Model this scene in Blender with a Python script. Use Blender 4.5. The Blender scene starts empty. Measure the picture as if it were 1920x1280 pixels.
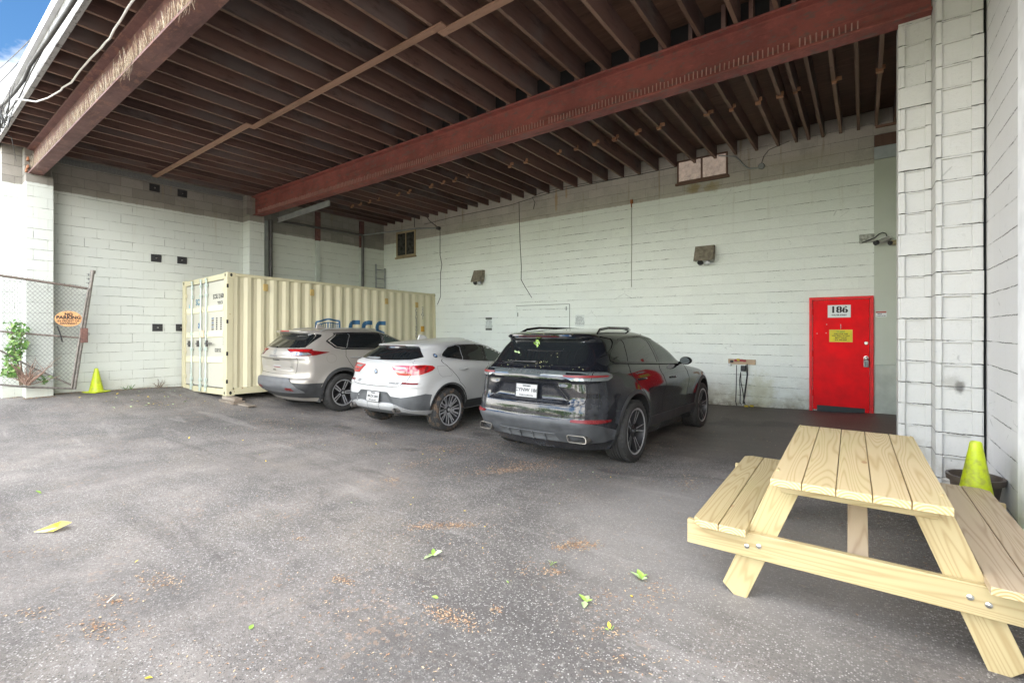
import bpy, bmesh, math, random
import numpy as np
from mathutils import Vector, Matrix
from mathutils.geometry import delaunay_2d_cdt
R = math.radians
rnd = random.Random(7)
scene = bpy.context.scene
COL = scene.collection
# ------------------------------------------------------------------ camera
CS, CC, CF, CH = .598, .801, 884.0, 1.53        # yaw sine, cosine, focal length in 1920-px units, eye height
cam = bpy.data.cameras.new('camera'); camo = bpy.data.objects.new('camera', cam); COL.objects.link(camo)
camo.location = (0, 0, CH); camo.rotation_euler = (R(90), 0, math.atan2(CS, CC))
cam.sensor_width = 36; cam.lens = CF / 1920 * 36; cam.shift_y = -24 / 1920; cam.clip_start = .05; cam.clip_end = 900
scene.camera = camo
# ------------------------------------------------------------------ world, sun, exposure
SUN_EL, SUN_AZ = 48, 20          # degrees; azimuth clockwise from +Y: the sun stands behind the building
world = bpy.data.worlds.new('World'); scene.world = world; world.use_nodes = True
nt = world.node_tree; nt.nodes.clear()
wo = nt.nodes.new('ShaderNodeOutputWorld'); bg = nt.nodes.new('ShaderNodeBackground')
sky = nt.nodes.new('ShaderNodeTexSky'); sky.sky_type = 'NISHITA'; sky.sun_disc = False
sky.sun_elevation = R(SUN_EL); sky.sun_rotation = R(SUN_AZ); sky.air_density = 1.0; sky.dust_density = .6; sky.ozone_density = 1.0
tc = nt.nodes.new('ShaderNodeTexCoord'); mp = nt.nodes.new('ShaderNodeMapping'); mp.inputs['Scale'].default_value = (1, 1, 1.7); mp.inputs['Location'].default_value = (3.1, 1.9, .3)
ns = nt.nodes.new('ShaderNodeTexNoise'); ns.inputs['Scale'].default_value = 3.1; ns.inputs['Detail'].default_value = 7; ns.inputs['Roughness'].default_value = .55
cr = nt.nodes.new('ShaderNodeValToRGB'); cr.color_ramp.elements[0].position = .43; cr.color_ramp.elements[1].position = .55
mx = nt.nodes.new('ShaderNodeMix'); mx.data_type = 'RGBA'
nt.links.new(tc.outputs['Generated'], mp.inputs['Vector']); nt.links.new(mp.outputs['Vector'], ns.inputs['Vector'])
cs = nt.nodes.new('ShaderNodeMath'); cs.operation = 'MULTIPLY_ADD'; cs.inputs[1].default_value = .055
nt.links.new(ns.outputs['Fac'], cs.inputs[2]); nt.links.new(cs.outputs[0], cr.inputs['Fac']); nt.links.new(cr.outputs['Color'], mx.inputs[0])
hs = nt.nodes.new('ShaderNodeHueSaturation'); hs.inputs['Saturation'].default_value = 1.3; nt.links.new(sky.outputs['Color'], hs.inputs['Color']); nt.links.new(hs.outputs['Color'], mx.inputs[6]); mx.inputs[7].default_value = (11.9, 11.5, 10.9, 1)
# added gradient: sky bright behind the viewer, dimmed with less cloud over the roof
sx_ = nt.nodes.new('ShaderNodeSeparateXYZ'); mr = nt.nodes.new('ShaderNodeMapRange'); mr.interpolation_type = 'SMOOTHSTEP'
mr.inputs[1].default_value = -.25; mr.inputs[2].default_value = .08; mr.inputs[3].default_value = 1; mr.inputs[4].default_value = .23
dm = nt.nodes.new('ShaderNodeMix'); dm.data_type = 'RGBA'; dm.blend_type = 'MULTIPLY'; dm.inputs[0].default_value = 1
nt.links.new(tc.outputs['Generated'], sx_.inputs[0]); nt.links.new(sx_.outputs[1], mr.inputs[0]); m2 = nt.nodes.new('ShaderNodeMath'); m2.operation = 'SUBTRACT'; m2.inputs[1].default_value = 1.0; nt.links.new(mr.outputs[0], m2.inputs[0]); nt.links.new(m2.outputs[0], cs.inputs[0]); nt.links.new(mx.outputs[2], dm.inputs[6]); nt.links.new(mr.outputs[0], dm.inputs[7])
nt.links.new(dm.outputs[2], bg.inputs['Color']); bg.inputs['Strength'].default_value = .12
nt.links.new(bg.outputs['Background'], wo.inputs['Surface'])
sl = bpy.data.lights.new('sun', 'SUN'); sl.energy = 4.5; sl.angle = R(.6); sl.color = (1, .95, .88)
so = bpy.data.objects.new('sun', sl); COL.objects.link(so)
so.rotation_euler = Vector((-math.sin(R(SUN_AZ)) * math.cos(R(SUN_EL)), -math.cos(R(SUN_AZ)) * math.cos(R(SUN_EL)), -math.sin(R(SUN_EL)))).to_track_quat('-Z', 'Y').to_euler()
scene.view_settings.view_transform = 'Standard'; scene.view_settings.look = 'None'
scene.view_settings.exposure = 2.97; scene.view_settings.gamma = 1
scene.cycles.use_denoising = True; scene.cycles.denoising_prefilter = 'NONE'
scene.cycles.max_bounces = 10; scene.cycles.diffuse_bounces = 4; scene.cycles.glossy_bounces = 4
# ------------------------------------------------------------------ helpers
def at(px, py, X=None, Y=None, Z=None):
    """world point seen at a pixel of the 1920x1280 photograph on a given plane (used to place measured things)"""
    t = (px - 960) / CF; d = (-CS + CC * t, CC + CS * t, (616 - py) / CF)
    k = X / d[0] if X is not None else Y / d[1] if Y is not None else (Z - CH) / d[2]
    return Vector((d[0] * k, d[1] * k, CH + d[2] * k))
class MB:
    def __init__(s): s.v = []; s.f = []; s.m = []
    def poly(s, pts, mi=0):
        n = len(s.v); s.v += [tuple(p) for p in pts]; s.f.append(tuple(range(n, n + len(pts)))); s.m.append(mi); return s
    def box(s, a, b, mi=0, M=None):
        x0, y0, z0 = a; x1, y1, z1 = b
        p = [(x0,y0,z0),(x1,y0,z0),(x1,y1,z0),(x0,y1,z0),(x0,y0,z1),(x1,y0,z1),(x1,y1,z1),(x0,y1,z1)]
        if M is not None: p = [tuple(M @ Vector(q)) for q in p]
        n = len(s.v); s.v += p
        for q in ((0,3,2,1),(4,5,6,7),(0,1,5,4),(1,2,6,5),(2,3,7,6),(3,0,4,7)): s.f.append(tuple(n + i for i in q)); s.m.append(mi)
        return s
    def prism(s, pts, vec, mi=0):
        """closed polygon (3D points) extruded by vec"""
        n = len(s.v); k = len(pts); vec = Vector(vec)
        s.v += [tuple(Vector(p)) for p in pts] + [tuple(Vector(p) + vec) for p in pts]
        s.f.append(tuple(range(n + k - 1, n - 1, -1))); s.m.append(mi); s.f.append(tuple(range(n + k, n + 2 * k))); s.m.append(mi)
        for i in range(k): s.f.append((n + i, n + (i + 1) % k, n + k + (i + 1) % k, n + k + i)); s.m.append(mi)
        return s
    def tube(s, pts, r, seg=6, mi=0, cap=True):
        pts = [Vector(p) for p in pts]; n0 = len(s.v); up = None
        for i, p in enumerate(pts):
            d = (pts[min(i + 1, len(pts) - 1)] - pts[max(i - 1, 0)]); d = d.normalized() if d.length > 1e-9 else Vector((0, 0, 1))
            if up is None: up = Vector((0, 0, 1)) if abs(d.z) < .9 else Vector((1, 0, 0))
            a = d.cross(up).normalized(); b = a.cross(d).normalized(); up = b
            rr = r[i] if isinstance(r, (list, tuple)) else r
            for j in range(seg):
                t = 2 * math.pi * j / seg; s.v.append(tuple(p + a * rr * math.cos(t) + b * rr * math.sin(t)))
        for i in range(len(pts) - 1):
            for j in range(seg):
                a = n0 + i * seg + j; b = n0 + i * seg + (j + 1) % seg
                s.f.append((a, b, b + seg, a + seg)); s.m.append(mi)
        if cap:
            s.f.append(tuple(n0 + j for j in range(seg - 1, -1, -1))); s.m.append(mi)
            e = n0 + (len(pts) - 1) * seg; s.f.append(tuple(e + j for j in range(seg))); s.m.append(mi)
        return s
    def lathe(s, prof, seg=24, M=Matrix(), mi=0, closed=False):
        """profile of (r, h) turned about local Z"""
        n0 = len(s.v); k = len(prof)
        for i in range(seg):
            t = 2 * math.pi * i / seg
            for r, h in prof: s.v.append(tuple(M @ Vector((r * math.cos(t), r * math.sin(t), h))))
        for i in range(seg):
            for j in range(k if closed else k - 1):
                a = n0 + i * k + j; b = n0 + ((i + 1) % seg) * k + j; a2 = n0 + i * k + (j + 1) % k; b2 = n0 + ((i + 1) % seg) * k + (j + 1) % k
                s.f.append((a, b, b2, a2)); s.m.append(mi)
        return s
    def mesh(s, name):
        me = bpy.data.meshes.new(name); me.from_pydata(s.v, [], s.f); me.update(); return me
def setp(o, label=None, cat=None, group=None, kind=None):
    if label: o['label'] = label
    if cat: o['category'] = cat
    if group: o['group'] = group
    if kind: o['kind'] = kind
    return o
def obj(name, mb, mat, parent=None, smooth=None, bevel=0, world=True, wn=True):
    me = mb if isinstance(mb, bpy.types.Mesh) else mb.mesh(name)
    o = bpy.data.objects.new(name, me); COL.objects.link(o)
    for m in (mat if isinstance(mat, (list, tuple)) else [mat]): me.materials.append(m)
    if isinstance(mb, MB) and any(mb.m):
        me.polygons.foreach_set('material_index', mb.m)
    if wn and isinstance(mb, MB):
        bm = bmesh.new(); bm.from_mesh(me); bmesh.ops.recalc_face_normals(bm, faces=bm.faces); bm.to_mesh(me); bm.free()
    if smooth is not None:
        me.polygons.foreach_set('use_smooth', [True] * len(me.polygons)); me.set_sharp_from_angle(angle=R(smooth))
    if bevel:
        b = o.modifiers.new('b', 'BEVEL'); b.width = bevel; b.segments = 2; b.limit_method = 'ANGLE'; b.angle_limit = R(40)
    if parent is not None:
        o.parent = parent
        if world and parent.type == 'EMPTY': o.matrix_parent_inverse = parent.matrix_basis.inverted()
    return o
def empty(name, loc, label, cat, group=None, rz=0, kind=None):
    o = bpy.data.objects.new(name, None); COL.objects.link(o); o.location = loc; o.rotation_euler = (0, 0, rz); o.empty_display_size = .1
    return setp(o, label, cat, group, kind)
def text(name, s, size, M, mat, parent=None, world=True, align='CENTER', ext=.001, sx=1, bold=0):
    cu = bpy.data.curves.new(name, 'FONT'); cu.body = s; cu.size = size; cu.align_x = align; cu.align_y = 'CENTER'; cu.extrude = ext; cu.offset = bold; cu.resolution_u = 3
    t = bpy.data.objects.new(name, cu); COL.objects.link(t)
    me = bpy.data.meshes.new_from_object(t.evaluated_get(bpy.context.evaluated_depsgraph_get())); bpy.data.objects.remove(t)
    me.transform(M @ Matrix.Diagonal((sx, 1, 1, 1))); me.name = name; me.materials.clear()
    return obj(name, me, mat, parent, world=world)
def frame(o, x, y):   # matrix with local x, y axes
    x = Vector(x).normalized(); y = Vector(y).normalized(); z = x.cross(y)
    return Matrix(((x.x, y.x, z.x, o[0]), (x.y, y.y, z.y, o[1]), (x.z, y.z, z.z, o[2]), (0, 0, 0, 1)))
# ------------------------------------------------------------------ materials
class Mat:
    def __init__(s, name, col=(.5,.5,.5), rough=.6, metal=0, **kw):
        s.m = bpy.data.materials.new(name); s.m.use_nodes = True; s.t = s.m.node_tree
        s.b = s.t.nodes['Principled BSDF']; s.b.inputs['Base Color'].default_value = (*col, 1)
        s.b.inputs['Roughness'].default_value = rough; s.b.inputs['Metallic'].default_value = metal
        for k, v in kw.items(): s.b.inputs[k.replace('_', ' ')].default_value = v
        s.co = None
    def n(s, t, **kw):
        x = s.t.nodes.new('ShaderNode' + t)
        for k, v in kw.items():
            if k[0] == 'i' and k[1:].isdigit(): k2 = int(k[1:])
            elif k.startswith('I_'): k2 = k[2:].replace('_', ' ')
            else: setattr(x, k, v); continue
            if hasattr(v, 'is_linked') or isinstance(v, bpy.types.NodeSocket): s.t.links.new(v, x.inputs[k2])
            else: x.inputs[k2].default_value = v
        return x
    def coord(s, scale=(1,1,1), swap=None, obj=True, jitter=False):
        tc = s.n('TexCoord'); v = tc.outputs['Object']
        if swap:
            sp = s.n('SeparateXYZ', i0=v); cb = s.n('CombineXYZ')
            for i, ax in enumerate(swap):
                if ax is not None: s.t.links.new(sp.outputs['XYZ'.index(ax)], cb.inputs[i])
            v = cb.outputs[0]
        if jitter:
            oi = s.n('ObjectInfo'); a = s.n('VectorMath', operation='MULTIPLY', i1=(37.0, 71.0, 13.0)); s.t.links.new(oi.outputs['Random'], a.inputs[0])
            v = s.n('VectorMath', operation='ADD', i0=v, i1=a.outputs[0]).outputs[0]
        return s.n('Mapping', I_Vector=v, I_Scale=scale).outputs[0]
    def noise(s, v, scale, detail=3, rough=.55, dist=0):
        return s.n('TexNoise', I_Vector=v, I_Scale=scale, I_Detail=detail, I_Roughness=rough, I_Distortion=dist).outputs[0]
    def ramp(s, f, stops):
        r = s.n('ValToRGB', i0=f); e = r.color_ramp.elements
        while len(e) > len(stops): e.remove(e[-1])
        while len(e) < len(stops): e.new(.5)
        for x, (p, c) in zip(e, stops):
            x.position = p; x.color = (*c, 1) if isinstance(c, tuple) else (c, c, c, 1)
        return r.outputs[0]
    def mix(s, f, a, b, mode='MIX'):
        x = s.n('Mix', data_type='RGBA', blend_type=mode)
        for i, v in ((0, f), (6, a), (7, b)):
            if isinstance(v, bpy.types.NodeSocket): s.t.links.new(v, x.inputs[i])
            else: x.inputs[i].default_value = v if i == 0 else (*v, 1)
        return x.outputs[2]
    def math(s, op, a, b=0, clamp=False, c=None):
        x = s.n('Math', operation=op, use_clamp=clamp)
        for i, v in enumerate((a, b) if c is None else (a, b, c)):
            if isinstance(v, bpy.types.NodeSocket): s.t.links.new(v, x.inputs[i])
            else: x.inputs[i].default_value = v
        return x.outputs[0]
    def step(s, v, lo, hi):
        x = s.n('MapRange', i0=v, i1=lo, i2=hi); x.interpolation_type = 'SMOOTHSTEP'; return x.outputs[0]
    def out(s, col=None, rough=None, bump=None, bstr=.5, bdist=.01):
        if col is not None: s.t.links.new(col, s.b.inputs['Base Color'])
        if rough is not None: s.t.links.new(rough, s.b.inputs['Roughness'])
        if bump is not None: s.t.links.new(s.n('Bump', I_Strength=bstr, I_Distance=bdist, I_Height=bump).outputs[0], s.b.inputs['Normal'])
        return s.m
def plain(name, col, rough=.6, metal=0, var=.12, scale=6, bump=.15, **kw):
    m = Mat(name, col, rough, metal, **kw); v = m.coord(jitter=True)
    f = m.noise(v, scale, 5); f2 = m.noise(v, scale * 14, 3)
    a = tuple(c * (1 - var) for c in col); b = tuple(min(1, c * (1 + var)) for c in col)
    c = m.ramp(f, [(.3, a), (.7, b)])
    return m.out(c, m.ramp(f, [(.3, max(0, rough - .08)), (.7, min(1, rough + .08))]), f2, bump, .002)
# ------------------------------------------------------------------ materials of the setting
def wallmat(name, swap, paint, band=None, band_col=(.30,.28,.245), crack=.8, vert=.5, grime=.5, rough_tex=1.0, bvar=.05, bdist=.012, seed=0.0, ms=.0042, faint=.16, bj=.55, bvr=.14, ck=(.075,.075,.062), spots=()):
    m = Mat(name, paint, .75); v = m.coord(swap=swap); sp = m.n('SeparateXYZ', i0=v)
    wob = m.noise(v, 1.3, 3); fz = m.noise(v, 21, 4, .7)
    wz = m.math('MULTIPLY_ADD', m.math('SUBTRACT', wob, .5), .03, c=sp.outputs[1])
    wz = m.math('MULTIPLY_ADD', m.math('SUBTRACT', fz, .5), .026 * rough_tex, c=wz)
    wx = m.math('MULTIPLY_ADD', m.math('SUBTRACT', fz, .5), .022 * rough_tex, c=m.math('ADD', sp.outputs[0], 20.0 + seed))
    cv = m.n('CombineXYZ', i0=wx, i1=m.math('ADD', wz, 2.033)).outputs[0]
    def brick(w, ms_):
        b = m.n('TexBrick', I_Vector=cv, I_Scale=1.0, I_Mortar_Size=ms_, I_Mortar_Smooth=.5, I_Brick_Width=w, I_Row_Height=.2033)
        b.inputs['Color1'].default_value = (0, 0, 0, 1); b.inputs['Color2'].default_value = (1, 1, 1, 1); b.inputs['Mortar'].default_value = (.5, .5, .5, 1); return b
    b1 = brick(.4066, ms * 1.1); h = brick(200., ms)
    hj = h.outputs['Fac']; aj = b1.outputs['Fac']; vj = m.math('SUBTRACT', aj, hj, True)
    mv = m.n('Mapping', I_Vector=v, I_Scale=(1.5, 3.4, 1)).outputs[0]
    n1 = m.step(m.noise(mv, 1.5, 8, .75), .64 - .2 * crack, .72 - .2 * crack)
    n1 = m.math('MULTIPLY', n1, m.step(m.noise(v, 13, 4, .7), .30, .52))
    if rough_tex > 1.2: n1 = m.math('MULTIPLY', n1, m.math('MULTIPLY_ADD', m.step(m.noise(v, .5, 3), .42, .56), .8, c=.2))
    dk = m.math('MULTIPLY', hj, m.math('MULTIPLY_ADD', n1, .85 - faint, c=faint))
    if vert > 0:
        n2 = m.step(m.noise(v, 2.9, 7, .75), .68 - .2 * vert, .74 - .16 * vert)
        dk = m.math('ADD', dk, m.math('MULTIPLY', vj, m.math('MULTIPLY_ADD', n2, .6, c=faint * vert)), True)
    big = m.noise(v, .55, 4); rn = m.noise(v, 8, 7, .75); sm = m.noise(v, 38, 4, .75)
    lo = tuple(c * (1 - bvar) for c in paint); hi = tuple(min(.9, c * (1 + bvar)) for c in paint)
    col = m.mix(m.math('MULTIPLY_ADD', m.math('SUBTRACT', b1.outputs['Color'], .5), .35 if vert > 0 else .0, True, c=big), lo, hi)
    col = m.mix(m.math('MULTIPLY', m.step(rn, .56, .70), .16 + .12 * rough_tex), col, tuple(c * .72 for c in paint))
    col = m.mix(m.math('MULTIPLY', m.step(sm, .60, .72), .16 + .16 * rough_tex), col, tuple(c * .58 for c in paint))
    col = m.mix(m.math('MULTIPLY', m.step(sm, .42, .30), .25), col, tuple(min(.92, c * 1.12) for c in paint))
    # chipped flecks and short hairline cracks of their own
    vf = m.n('TexVoronoi', I_Vector=v, I_Scale=3.1); vfc = m.n('SeparateColor', i0=vf.outputs['Color'])
    flk = m.math('MULTIPLY', m.step(m.math('MULTIPLY_ADD', fz, .05, c=vf.outputs['Distance']), .062, .045), m.math('GREATER_THAN', vfc.outputs[0], .72))
    col = m.mix(m.math('MULTIPLY', flk, .7), col, (.20, .19, .155))
    ve = m.n('TexVoronoi', I_Vector=m.n('Mapping', I_Vector=cv, I_Scale=(.8, 2.2, 1)).outputs[0], I_Scale=1.6, feature='DISTANCE_TO_EDGE')
    hc = m.math('MULTIPLY', m.step(ve.outputs[0], .010, .003), m.step(m.noise(v, 1.9, 6, .75), .56, .62))
    col = m.mix(m.math('MULTIPLY', hc, .40 * min(1, rough_tex)), col, tuple(c * .35 for c in paint))
    if grime:
        g = m.math('MULTIPLY', m.step(sp.outputs[1], .80, -.05), m.step(m.noise(v, 2.2, 7, .7), .36, .70))
        col = m.mix(m.math('MULTIPLY', g, grime), col, (.34, .31, .2))
        gs = m.math('MULTIPLY', m.step(sp.outputs[1], .16, .0), m.step(rn, .35, .6)); col = m.mix(m.math('MULTIPLY', gs, grime), col, (.20, .18, .14))
    if band is not None:
        bv = m.mix(b1.outputs['Color'], tuple(c * (1 - bvr) for c in band_col), tuple(min(1, c * (1 + bvr)) for c in band_col))
        bv = m.mix(m.math('MULTIPLY', m.step(m.noise(v, 1.7, 7, .75), .45, .72), .5), bv, tuple(c * .55 for c in band_col))
        bv = m.mix(m.math('MULTIPLY', m.step(sm, .5, .7), .3), bv, tuple(c * .6 for c in band_col))
        stx = m.noise(m.n('Mapping', I_Vector=v, I_Scale=(7, .45, 1)).outputs[0], 1, 5, .65)
        bv = m.mix(m.math('MULTIPLY', m.step(stx, .56, .70), .5), bv, (.23, .17, .10))
        bv = m.mix(m.math('MULTIPLY', m.math('ADD', hj, m.math('MULTIPLY', vj, .6), True), bj), bv, (.09, .085, .07))
        bz = m.math('MULTIPLY_ADD', m.math('SUBTRACT', rn, .5), .06, c=sp.outputs[1])
        col = m.mix(m.step(bz, band - .014, band + .014), m.mix(dk, col, ck), bv)
        st2 = m.math('MULTIPLY', m.step(stx, .58, .74), m.math('MULTIPLY', m.step(sp.outputs[1], band - 1.1, band + .1), .42))
        col = m.mix(st2, col, (.33, .28, .17))
    else: col = m.mix(dk, col, ck)
    for sx_, sz_, rx_, rz_, sc_, st_ in spots:      # stains and smudges with a shape of their own
        q = m.n('VectorMath', operation='MULTIPLY', i0=m.n('VectorMath', operation='SUBTRACT', i0=v, i1=(sx_, sz_, 0)).outputs[0], i1=(1 / rx_, 1 / rz_, 0)); L_ = m.n('VectorMath', operation='LENGTH', i0=q.outputs[0]).outputs['Value']
        k_ = m.step(m.math('MULTIPLY_ADD', m.math('SUBTRACT', rn, .5), 2.2, c=L_), 1.15, .35); col = m.mix(m.math('MULTIPLY', k_, st_), col, sc_)
    hgt = m.math('MULTIPLY_ADD', dk, -.9, c=m.math('MULTIPLY_ADD', rn, .45 * rough_tex, c=m.math('MULTIPLY_ADD', sm, .30 * rough_tex, c=m.math('MULTIPLY', wob, .4))))
    return m.out(col, None, hgt, .9, bdist)
M_LEFT = wallmat('painted_block_a', 'YZ', (.575, .60, .555), 4.33, (.26,.24,.21), crack=.9, vert=.8, rough_tex=.5, bvar=.05, faint=.20, bj=.8)
M_RECESS = wallmat('painted_block_b', 'YZ', (.60, .63, .56), 4.19, (.26, .25, .215), crack=.9, vert=.35, rough_tex=.6, seed=3, bj=.7)
M_BACK = wallmat('painted_block_c', 'XZ', (.77, .805, .745), 4.385, (.46, .43, .37), crack=.78, vert=.22, grime=.8, rough_tex=1.25, bvar=.06, bdist=.016, bj=.4, bvr=.07, ck=(.12,.12,.10), spots=[(at(px, py, Y=10.3).x, at(px, py, Y=10.3).z, a_, b_, c_, d_) for px, py, a_, b_, c_, d_ in ((1300, 353, .16, .13, (.30,.23,.09), .75), (1335, 350, .17, .12, (.33,.26,.11), .65), (1043, 375, .05, .30, (.40,.25,.10), .7), (1062, 362, .04, .2, (.40,.26,.12), .6), (1425, 735, .28, .42, (.44,.43,.22), .45), (1600, 560, .5, .05, (.25,.24,.2), .3), (880, 425, .5, .2, (.36,.34,.28), .4), (1500, 300, .8, .12, (.40,.36,.26), .4))])
M_PIER = wallmat('painted_block_d', 'XZ', (.575, .565, .535), None, crack=1.0, vert=-2, grime=.25, rough_tex=1.1, bvar=.04, ms=.0048, faint=.1, ck=(.14,.135,.115), spots=[(.67, 1.02, .04, .07, (.06,.055,.05), .75), (.63, 1.06, .09, .07, (.22,.20,.17), .4), (.40, .35, .12, .18, (.30,.28,.24), .45), (.62, .25, .12, .1, (.36,.33,.28), .4)])
M_RIGHT = wallmat('painted_block_e', 'YZ', (.68, .67, .66), None, crack=1.0, vert=.4, grime=.25, rough_tex=.9, bvar=.03, ms=.005, faint=.12, ck=(.13,.125,.11))

def asphalt():
    m = Mat('asphalt', (.2,.2,.2), .85); v = m.coord(); sp = m.n('SeparateXYZ', i0=v)
    low = m.noise(v, .32, 5, .6, .6); mid = m.noise(v, 2.1, 5, .6); fine = m.noise(v, 160, 3, .7)
    base = m.ramp(m.math('MULTIPLY_ADD', low, .65, c=m.math('MULTIPLY', mid, .35)), [(.37, (.072, .066, .062)), (.48, (.122, .112, .104)), (.56, (.178, .160, .146)), (.64, (.25, .226, .203))])
    base = m.mix(m.math('MULTIPLY', m.step(m.noise(v, .8, 4, .6), .52, .66), .5), base, (.21, .185, .155))
    vo = m.n('TexVoronoi', I_Vector=v, I_Scale=95.0); cr_ = m.n('SeparateColor', i0=vo.outputs['Color'])
    stone = m.math('MULTIPLY', m.step(vo.outputs['Distance'], .5, .3), m.math('GREATER_THAN', cr_.outputs[0], .70))
    pit = m.math('MULTIPLY', m.step(vo.outputs['Distance'], .45, .2), m.math('LESS_THAN', cr_.outputs[0], .30))
    smooth = m.step(m.noise(v, .55, 3, .5), .50, .62)      # worn smoother patches show less stone
    k = m.math('MULTIPLY_ADD', smooth, -.6, c=1.0)
    vo2 = m.n('TexVoronoi', I_Vector=v, I_Scale=48.0); c2 = m.n('SeparateColor', i0=vo2.outputs['Color'])
    stone2 = m.math('MULTIPLY', m.step(vo2.outputs['Distance'], .42, .3), m.math('GREATER_THAN', c2.outputs[0], .93))
    c = m.mix(m.math('MULTIPLY', m.math('MAXIMUM', stone, m.math('MULTIPLY', stone2, .6)), m.math('MULTIPLY', k, .8)), base, m.mix(cr_.outputs[1], (.24, .23, .22), (.58, .56, .53)))
    c = m.mix(m.math('MULTIPLY', pit, m.math('MULTIPLY', k, .85)), c, (.045, .042, .04))
    c = m.mix(m.math('MULTIPLY', m.step(fine, .3, .7), .45), c, m.mix(.6, c, (.07, .066, .062)))
    sk_ = m.noise(m.n('Mapping', I_Vector=v, I_Rotation=(0, 0, R(-28)), I_Scale=(.35, 3.2, 1)).outputs[0], 1, 6, .65, .4) if 0 else m.noise(m.n('Mapping', I_Vector=v, I_Scale=(.4, 2.6, 1)).outputs[0], 1, 7, .7, .5)
    c = m.mix(m.math('MULTIPLY', m.step(sk_, .53, .66), .42), c, (.065, .056, .050)); c = m.mix(m.math('MULTIPLY', m.step(sk_, .44, .34), .3), c, (.33, .31, .29))
    gr = m.noise(v, 42, 6, .85); c = m.mix(m.math('MULTIPLY', m.step(gr, .53, .63), .55), c, (.065, .058, .052)); c = m.mix(m.math('MULTIPLY', m.step(gr, .46, .38), .45), c, (.33, .312, .29))
    warm = m.math('MULTIPLY', m.math('GREATER_THAN', c2.outputs[1], .9), m.step(m.noise(v, 1.1, 4, .7), .5, .66))
    c = m.mix(m.math('MULTIPLY', warm, .3), c, (.38, .24, .15))
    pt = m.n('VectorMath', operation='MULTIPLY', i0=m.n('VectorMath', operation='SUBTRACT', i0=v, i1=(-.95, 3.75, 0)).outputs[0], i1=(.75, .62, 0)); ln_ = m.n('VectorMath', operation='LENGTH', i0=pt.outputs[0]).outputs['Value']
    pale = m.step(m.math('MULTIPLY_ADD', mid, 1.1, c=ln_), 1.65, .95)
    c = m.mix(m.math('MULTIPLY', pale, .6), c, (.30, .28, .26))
    # darker, less rough brown toward the back and near the door, oil spots
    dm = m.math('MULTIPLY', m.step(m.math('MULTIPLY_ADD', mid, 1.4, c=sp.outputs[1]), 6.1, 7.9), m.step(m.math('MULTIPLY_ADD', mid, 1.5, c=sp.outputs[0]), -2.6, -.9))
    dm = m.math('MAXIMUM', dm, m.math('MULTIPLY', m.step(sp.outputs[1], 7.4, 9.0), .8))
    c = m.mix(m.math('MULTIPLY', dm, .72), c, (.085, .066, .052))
    oil = m.math('MULTIPLY', m.step(m.noise(v, 1.3, 5, .6), .64, .70), m.step(sp.outputs[1], 4.6, 6.0))
    c = m.mix(m.math('MULTIPLY', oil, .6), c, (.04, .034, .03))
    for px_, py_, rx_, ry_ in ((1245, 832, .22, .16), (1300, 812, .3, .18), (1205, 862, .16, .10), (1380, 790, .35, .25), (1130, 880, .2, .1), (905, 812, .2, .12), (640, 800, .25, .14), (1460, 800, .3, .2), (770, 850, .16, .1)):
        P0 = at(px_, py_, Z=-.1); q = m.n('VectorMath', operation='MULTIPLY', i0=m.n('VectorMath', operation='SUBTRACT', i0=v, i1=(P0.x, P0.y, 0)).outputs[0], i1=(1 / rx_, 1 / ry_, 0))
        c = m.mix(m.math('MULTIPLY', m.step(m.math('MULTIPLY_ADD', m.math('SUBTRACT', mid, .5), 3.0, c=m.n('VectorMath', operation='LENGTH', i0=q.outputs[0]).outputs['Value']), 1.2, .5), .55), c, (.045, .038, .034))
    # hairline cracks
    vc = m.n('TexVoronoi', I_Vector=m.n('Mapping', I_Vector=v, I_Scale=(.55, .35, 1)).outputs[0], I_Scale=1.0, feature='DISTANCE_TO_EDGE')
    wv = m.n('VectorMath', operation='ADD', i0=v, i1=(0, 0, 0))
    ck = m.math('MULTIPLY', m.step(vc.outputs[0], .006, .001), m.step(m.noise(v, .9, 2), .5, .6))
    
    h = m.math('ADD', m.math('MULTIPLY', m.math('SUBTRACT', stone, pit), .6), m.math('MULTIPLY', fine, .8))
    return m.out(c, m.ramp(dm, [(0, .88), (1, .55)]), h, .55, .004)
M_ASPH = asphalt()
def timber(name, a, b, rough=.75, axis=1, streak=(.12,.06,.03), sk=.4):
    """weathered stained timber, grain along the given axis of world coordinates"""
    sc = [22, 22, 22]; sc[axis] = 1.1
    m = Mat(name, a, rough); v = m.coord(jitter=True); g = m.noise(m.n('Mapping', I_Vector=v, I_Scale=tuple(sc)).outputs[0], 1, 5, .65); l = m.noise(v, .9, 4)
    oi = m.n('ObjectInfo'); tone = m.math('MULTIPLY_ADD', oi.outputs['Random'], 1.5, c=-.5); c = m.mix(m.math('ADD', g, m.math('MULTIPLY', tone, .6), True), a, b); c = m.mix(m.math('MULTIPLY', m.step(l, .46, .66), sk), c, streak)
    bl = m.noise(m.n('Mapping', I_Vector=v, I_Scale=tuple(x * .35 if x > 5 else 1.6 for x in sc)).outputs[0], 1, 6, .75); c = m.mix(m.math('MULTIPLY', m.step(bl, .55, .68), .55), c, tuple(x * .4 for x in a)); c = m.mix(m.math('MULTIPLY', m.step(bl, .40, .30), .4), c, tuple(min(1, x * 1.5) for x in b))
    return m.out(c, None, g, .4, .006)
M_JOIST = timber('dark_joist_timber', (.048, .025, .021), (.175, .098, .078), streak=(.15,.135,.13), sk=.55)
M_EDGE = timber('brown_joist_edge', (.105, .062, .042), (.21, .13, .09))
M_DECK = timber('roof_boards', (.085, .045, .030), (.21, .12, .08), axis=0, sk=.5, streak=(.05,.03,.025))
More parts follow.
